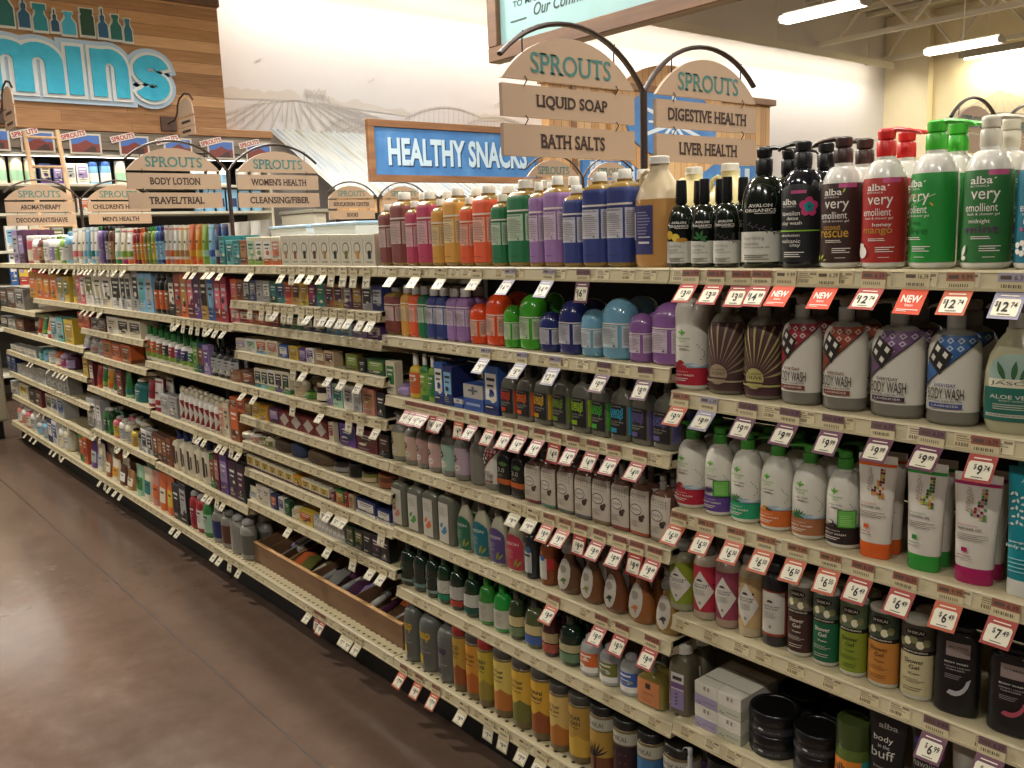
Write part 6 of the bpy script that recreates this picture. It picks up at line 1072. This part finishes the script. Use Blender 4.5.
for ch, pa_, pb_ in (('m', -19, 62.5), ('i', 66.5, 81), ('n', 90.5, 126.5), ('s', 131.5, 167)):
    ya_, yb2 = at_x(pa_, 80, XF).y, at_x(pb_, 80, XF).y; wd, strokes = SK_[ch]; sy = (yb2-ya_)/wd
    par = t
    for nm, ex, m, x1_ in (('letter_face', 0, M_ICE, .09), ('letter_outline', .075, mat('#e0e4e6', .5), .065), ('letter_backing', .17, mat('#b2cbe4', .5), .035)):
        mb = MB(); k_ = 0; dz = 1 if ch != 's' else .94
        for st_ in strokes:
            k_ += 1; xk = x1_-.003*k_-dict(m=0, i=.0005, n=.0012, s=.0018)[ch]; Lf, Rt = ribbon(st_, HW+ex, ex); nn = len(Lf); Q_ = [(ya_+y*sy, z0_+z*LH*dz) for y, z in Lf+Rt]
            F_ = [(xk, y, z) for y, z in Q_]+[(.002*k_, y, z) for y, z in Q_]; N2 = 2*nn
            mb.add(F_, [(i, nn+i, nn+i+1, i+1) for i in range(nn-1)]+[(i, i+1, N2+i+1, N2+i) for i in range(nn-1)]+[(nn+i+1, nn+i, N2+nn+i, N2+nn+i+1) for i in range(nn-1)]+[(0, N2, N2+nn, nn), (nn-1, 2*nn-1, N2+2*nn-1, N2+nn-1)], m)
        o = mb.put(nm, par)
        if nm == 'letter_face': par = o
# bottle icons above the letters
def icon(px, w, pyb, pyt, kind, c, i):
    v0, v1 = at_x(px, pyb, XF), at_x(px, pyt, XF); cy = v0.y; h = v1.z-v0.z; W2_ = (at_x(px+w/2, pyb, XF).y-at_x(px-w/2, pyb, XF).y)*.82
    S_ = {'jar': [(.5, 0), (.5, .7), (.38, .8), (.45, .82), (.45, 1)], 'wide': [(.5, 0), (.5, .45), (.3, .62), (.3, .75), (.48, .8), (.48, 1)], 'drop': [(.5, 0), (.5, .42), (.15, .55), (.22, .6), (.22, .72), (.06, .76), (.08, .92), (0, 1)], 'flask': [(.5, 0), (.5, .5), (.22, .72), (.22, .86), (.3, .88), (.3, 1)]}[kind]
    P_ = [(cy+x*W2_, v0.z+z*h) for x, z in S_]+[(cy-x*W2_, v0.z+z*h) for x, z in reversed(S_)]
    Po = [(cy+(x*W2_+.016), v0.z-.025*(z == 0)+z*(h+.016)) for x, z in S_]+[(cy-(x*W2_+.016), v0.z-.025*(z == 0)+z*(h+.016)) for x, z in reversed(S_)]
    mb = MB(); mb.prism(Po, '#dcdcd6', 'x', XF+.001, XF+.03); mb.prism(P_, mat(c, .5), 'x', XF+.03, XF+.045)
    tag(mb.put('bottle_cutout'), f"{['dark teal', 'blue', 'bright teal', 'small navy', 'sky blue', 'dark green', 'slender blue', 'sea green', 'small teal'][i]} bottle cutout above the blue letters", 'cutout', 'bottle cutouts above the lettering')
for i, a in enumerate(((5, 22, 26, -10, 'flask', '#1c6a68'), (24.5, 13, 28, -4, 'drop', '#1c5a80'), (40.5, 16, 31, 5, 'wide', '#1a8a9a'), (55, 9, 32, 10, 'drop', '#1c5274'), (69, 16, 35, 13, 'flask', '#3fb4d8'), (87.5, 16, 36, 10, 'jar', '#1c4a34'), (103, 11, 38, 9, 'drop', '#1c5a84'), (116, 13, 40, 16, 'flask', '#1c6a66'), (128, 9, 42, 20, 'flask', '#1c6c80'))): icon(*a, i)
# bracket signs seen edge on
for i, (px, py) in enumerate(((168, 124), (-3, 116))):
    v = at_x(px, py, XF+.1); t = empty('bracket_sign', f"small tan arch sign on wall bracket, {['right one, above the arch sign', 'left one at the photo edge'][i]}", 'sign', (XF+.1, v.y, v.z), 0, 'bracket signs on the soffit')
    mb = MB(); mb.box(0, .04, -.09, .09, -.08, .08, mat('#4c342a', .6), .004); mb.put('wall_plate', t)
    mb = MB(); mb.tube([(.04, 0, 0), (.25, 0, .02), (.33, 0, .1)]+[(.58-.25*math.cos(a_), 0, .1+.16*math.sin(a_)) for a_ in (.4, .9, 1.57, 2.2, 2.7)], .01, M_IRON, 8); mb.put('arm', t)
    mb = MB(); mb.prism([(.36, .02)]+[(.58-.21*math.cos(a_), .08+.13*math.sin(a_)) for a_ in (0.1, .6, 1.1, 1.57, 2., 2.5, 3.)]+[(.8, .02)], M_TAN, 'y', -.006, .006); mb.put('arch_board', t)
    for k in (0, 1): mb = MB(); mb.box(.35, .81, -.006, .006, -.09-.1*k, .0-.1*k, M_TAN, .001); mb.box(.45, .7, -.0085, -.006, -.055-.1*k, -.03-.1*k, M_INK); mb.put('sign_board', t)
# ladder
t = empty('ladder', 'pale wooden ladder leaning on the back wall shelving', 'ladder', (0, 0, 0)); ML = nodemat('pale_ladder_wood', noise_fn([(.3, '#b08a62'), (.7, '#cfae86')], 4., (8, 8, 1)), .5)
def LA(px, py, X): v = at_x(px, py, X); return v
tl, tr_ = LA(24, 131, XF+.25), LA(57, 130, XF+.25)
for v in (tl, tr_): mb = MB(); mb.tube([(v.x, v.y, v.z), (v.x+.75, v.y, .005)], .024, ML, 8, .7); mb.put('rail', t)
for k in range(9):
    f_ = .03+.107*k; z = v.z*(1-f_)+.0; mb = MB(); mb.tube([(tl.x+.75*f_, tl.y, z), (tl.x+.75*f_, tr_.y, z)], .016, ML, 8); mb.put('rung', t)

# ------------------------------------------------------------------ awning, snack sign and produce facade
ya, ye = at_x(267, 128, XW).y, at_x(548, 150, -8.3).y
za_, zb_ = at_x(300, 130.5, XW).z, at_x(420, 196, -8.4).z
t = empty('metal_awning', 'corrugated metal awning roof sloping from the mural wall', 'awning', (0, 0, 0)); mb = MB(); vs = []; n_ = int((ye-ya)/.0155)
for i in range(n_+1):
    y = ya+(ye-ya)*i/n_; o = .016*math.sin(2*PI*y/.093)
    for k in range(9): q = k/8; vs.append((XW+.01+(-8.4-XW)*q, y, za_+(zb_-za_)*q+o))
mb.add(vs, [(i*9+k, i*9+k+1, i*9+k+10, i*9+k+9) for i in range(n_) for k in range(8)], M_CORR, True); o = mb.put('corrugated_sheet', t)
mb = MB(); mb.box(-8.55, -8.45, ya, ye, zb_-.2, zb_-.03, M_VPLANK, .004); mb.put('fascia_board', t)
mb = MB(); mb.box(-8.6, -8.5, ya, ye, zb_-.42, zb_-.2, mat('#191714', .6), .004); mb.put('lower_band', t)
for k in range(3): mb = MB(); y = ya+.15+k*(ye-ya-.3)/2; mb.box(-8.64, -8.56, y-.04, y+.04, 0, zb_-.2, M_VPLANK, .004); mb.put('post', t)
t = empty('refrigerated_case', 'white refrigerated case standing under the metal awning', 'case', (-9.2, 5.6, 0))
mb = MB(); mb.box(-.6, .5, -1.6, 1.4, .1, 1.75, mat('#d4d6d2', .4), .02); mb.put('cabinet', t); mb = MB(); mb.box(-.6, .52, -1.6, 1.4, 0, .1, M_BLACK); mb.put('plinth', t); mb = MB(); mb.box(.5, .53, -1.5, 1.3, .5, 1.5, mat('#8f979a', .2), .004); mb.put('door', t)
t = empty('partition_panel', 'cream end panel beside the white case', 'panel', (-9.0, 3.75, 0)); mb = MB(); mb.box(-.5, .4, -.08, .08, 0, 1.95, mat('#b9b29e', .6), .01); mb.put('panel_board', t); mb = MB(); mb.box(-.5, .43, -.1, .1, 1.95, 1.99, mat('#8f8a7a', .6), .004); mb.put('top_rail', t)
def framed(X, y0, y1, z0, z1, fw, mf, mi, label, texts, name='framed_sign'):
    t = empty(name, label, 'sign', (X, (y0+y1)/2, (z0+z1)/2)); hy, hz = (y1-y0)/2, (z1-z0)/2
    mb = MB(); mb.box(-.02, .0, -hy+fw*.5, hy-fw*.5, -hz+fw*.5, hz-fw*.5, mi); 
    for st, cy, cz, w, h, m, bo, se in texts: flat_text(mb, st, lambda u, v: (.002, cy-w/2+w*u+.02, cz-h/2+h*v-.02), mat('#274a72', .5), bo, se); flat_text(mb, st, lambda u, v: (.006, cy-w/2+w*u, cz-h/2+h*v), m, bo, se)
    mb.put('sign_panel', t)
    for nm, a in (('frame_bar', (-.04, .03, -hy, hy, -hz, -hz+fw)), ('frame_bar', (-.04, .03, -hy, hy, hz-fw, hz)), ('frame_bar', (-.04, .03, -hy, -hy+fw, -hz+fw, hz-fw)), ('frame_bar', (-.04, .03, hy-fw, hy, -hz+fw, hz-fw))): mb = MB(); mb.box(*a, mf, .004); mb.put(nm, t)
    return t
XS = -8.33; sA, sB, sC, sD = at_x(366, 116, XS), at_x(370, 178, XS), at_x(541, 135, XS), at_x(538, 187, XS); y0, y1 = sA.y, sC.y; zt_, zb2 = (sA.z+sC.z)/2+.02, (sB.z+sD.z)/2
framed(XS, y0, y1, zb2, zt_, .085, M_FRAME, M_BLUE, 'wood-framed blue sign reading HEALTHY SNACKS on the metal awning', [('HEALTHY SNACKS', 0, .0, (y1-y0)*.80, (zt_-zb2)*.46, mat('#c4dcec', .5), .035, False)])
# produce facade with round sign
XP = -8.3; fa, fb = at_x(548, 83, XP), at_x(770, 106, XP); zt_ = (fa.z+fb.z)/2
t = empty('plank_facade', 'pine plank facade with round blue sign behind the arch signs', 'facade', (XP, 0, 0))
mb = MB(); mb.box(-.15, 0, fa.y, fb.y, 0, zt_, M_VPLANK); mb.put('plank_wall', t); mb = MB(); mb.box(-.18, .1, fa.y-.05, fb.y+.05, zt_, zt_+.1, M_FRAME, .005); mb.put('ledge', t)
c0 = at_x(670, 124, XP); r0 = abs(at_x(713, 124, XP).y-c0.y); rv = at_x(670, 88, XP).z-c0.z
mb = MB(); mb.prism(ell(c0.y, c0.z, r0*1.3, rv*1.6, 40), M_VPLANK, 'x', .0, .06); mb.put('round_wood_rim', t)
mb = MB(); mb.prism(ell(c0.y, c0.z, r0, rv, 40), M_BLUE, 'x', .06, .08)
for k in range(12):
    a_ = k*PI/6; L_ = r0*(.8 if k % 2 else .55); da = .09; mb.add([(.083, c0.y+L_*.25*math.cos(a_-da*3), c0.z+L_*.25*rv/r0*math.sin(a_-da*3)), (.083, c0.y+L_*math.cos(a_-da*.6), c0.z+L_*rv/r0*math.sin(a_-da*.6)), (.083, c0.y+L_*math.cos(a_+da*.6), c0.z+L_*rv/r0*math.sin(a_+da*.6)), (.083, c0.y+L_*.25*math.cos(a_+da*3), c0.z+L_*.25*rv/r0*math.sin(a_+da*3))], [(0, 1, 2, 3)], '#d4dfe6')
mb.put('blue_disc', t)
pa, pb_ = at_x(580, 160, XP), at_x(757, 190, XP); mb = MB(); mb.box(.0, .05, pa.y, pb_.y, pb_.z-.3, pa.z, M_BLUE)
flat_text(mb, 'EPU', lambda u, v: (.053, pa.y+.15+(at_x(634, 160, XP).y-pa.y-.2)*u, pa.z-.7+.68*v), mat('#c8d8e8', .5), .0); 
for q in (.78, .84, .9): mb.box(.05, .056, pa.y+(pb_.y-pa.y)*q, pa.y+(pb_.y-pa.y)*(q+.03), pb_.z-.3, pa.z-.05, mat('#c8d8e8', .5))
mb.put('blue_panel', t)
mb = MB(); mb.box(.0, .03, at_x(572, 160, XP).y, at_x(576, 160, XP).y, 0, zt_, M_FRAME); mb.put('batten', t)

# hanging framed board parallel to the aisle
Yh = 1.6; hl = at_y(494, 55, Yh); x0h, z0h = hl.x, (hl.z+at_y(740, 0, Yh).z)/2-.02
x1h, z1h = x0h+2.6, z0h+1.2; fw = .075
t = empty('hanging_board', 'large wood-framed pale teal board hanging at the top of the photo', 'sign', ((x0h+x1h)/2, Yh, z0h)); hw = (x1h-x0h)/2
mb = MB(); mb.box(-hw+.03, hw-.03, -.01, .02, .03, 1.17, M_TEALSIGN)
def BT_(px, py): v = at_y(px, py, Yh-.01); return v.x-(x0h+x1h)/2, v.z-z0h
def btext(st, x, z, w, h, m, bo=0, se=False, sl=0.): flat_text(mb, st, lambda u, v: (x+w*u+sl*v*h, -.0115, z+h*v), mat(m, .6), bo, se)
x, z = BT_(513, 8); btext('TO MAXIMIZE YOUR', x, z, .5, .03, '#2c4a4c', .01)
x, z = BT_(533, 16); btext('Our Commitment to', x, z, .62, .06, '#24393c', .01, False, .25)
x, z = BT_(511, 23); mb.box(x, x+.12, -.0125, -.01, z, z+.006, mat('#2c4a4c')); mb.put('printed_board', t)
for nm, a in (('frame_bar', (-hw, hw, -.04, .04, 0, fw)), ('frame_bar', (-hw, hw, -.04, .04, 1.2-fw, 1.2)), ('frame_bar', (-hw, -hw+fw, -.04, .04, fw, 1.2-fw)), ('frame_bar', (hw-fw, hw, -.04, .04, fw, 1.2-fw))): mb = MB(); mb.box(*a, M_FRAME2, .004); mb.put(nm, t)
for s in (-.9, .9): mb = MB(); mb.tube([(s*hw, 0, 1.2), (s*hw, 0, 6.5-z0h)], .006, M_IRON, 6); mb.put('cable', t)

# end case at the far end of the aisle
ec = at_y(12, 420, -.05)
t = empty('end_case', 'plain beige end case at far left end of the gondola', 'cabinet', (-7.9, -.5, 0))
mb = MB(); mb.box(-.5, .52, -.6, .46, .16, 1.48, mat('#a8a08a', .5), .015); mb.put('cabinet_body', t); mb = MB(); mb.box(-.48, .46, -.55, .42, 0, .16, M_BLACK); mb.put('plinth', t); mb = MB(); mb.box(-.51, .53, -.61, .47, 1.48, 1.51, mat('#8f8a7c', .5), .004); mb.put('top_panel', t)

# ------------------------------------------------------------------ world and view
w = bpy.data.worlds.new('world'); bpy.context.scene.world = w; w.use_nodes = True; bg = w.node_tree.nodes['Background']; bg.inputs[0].default_value = (1, .94, .84, 1); bg.inputs[1].default_value = WORLD
vs_ = bpy.context.scene.view_settings; vs_.view_transform = 'Standard'; vs_.look = 'None'; vs_.exposure = EXPO; vs_.gamma = 1; vs_.use_curve_mapping = False
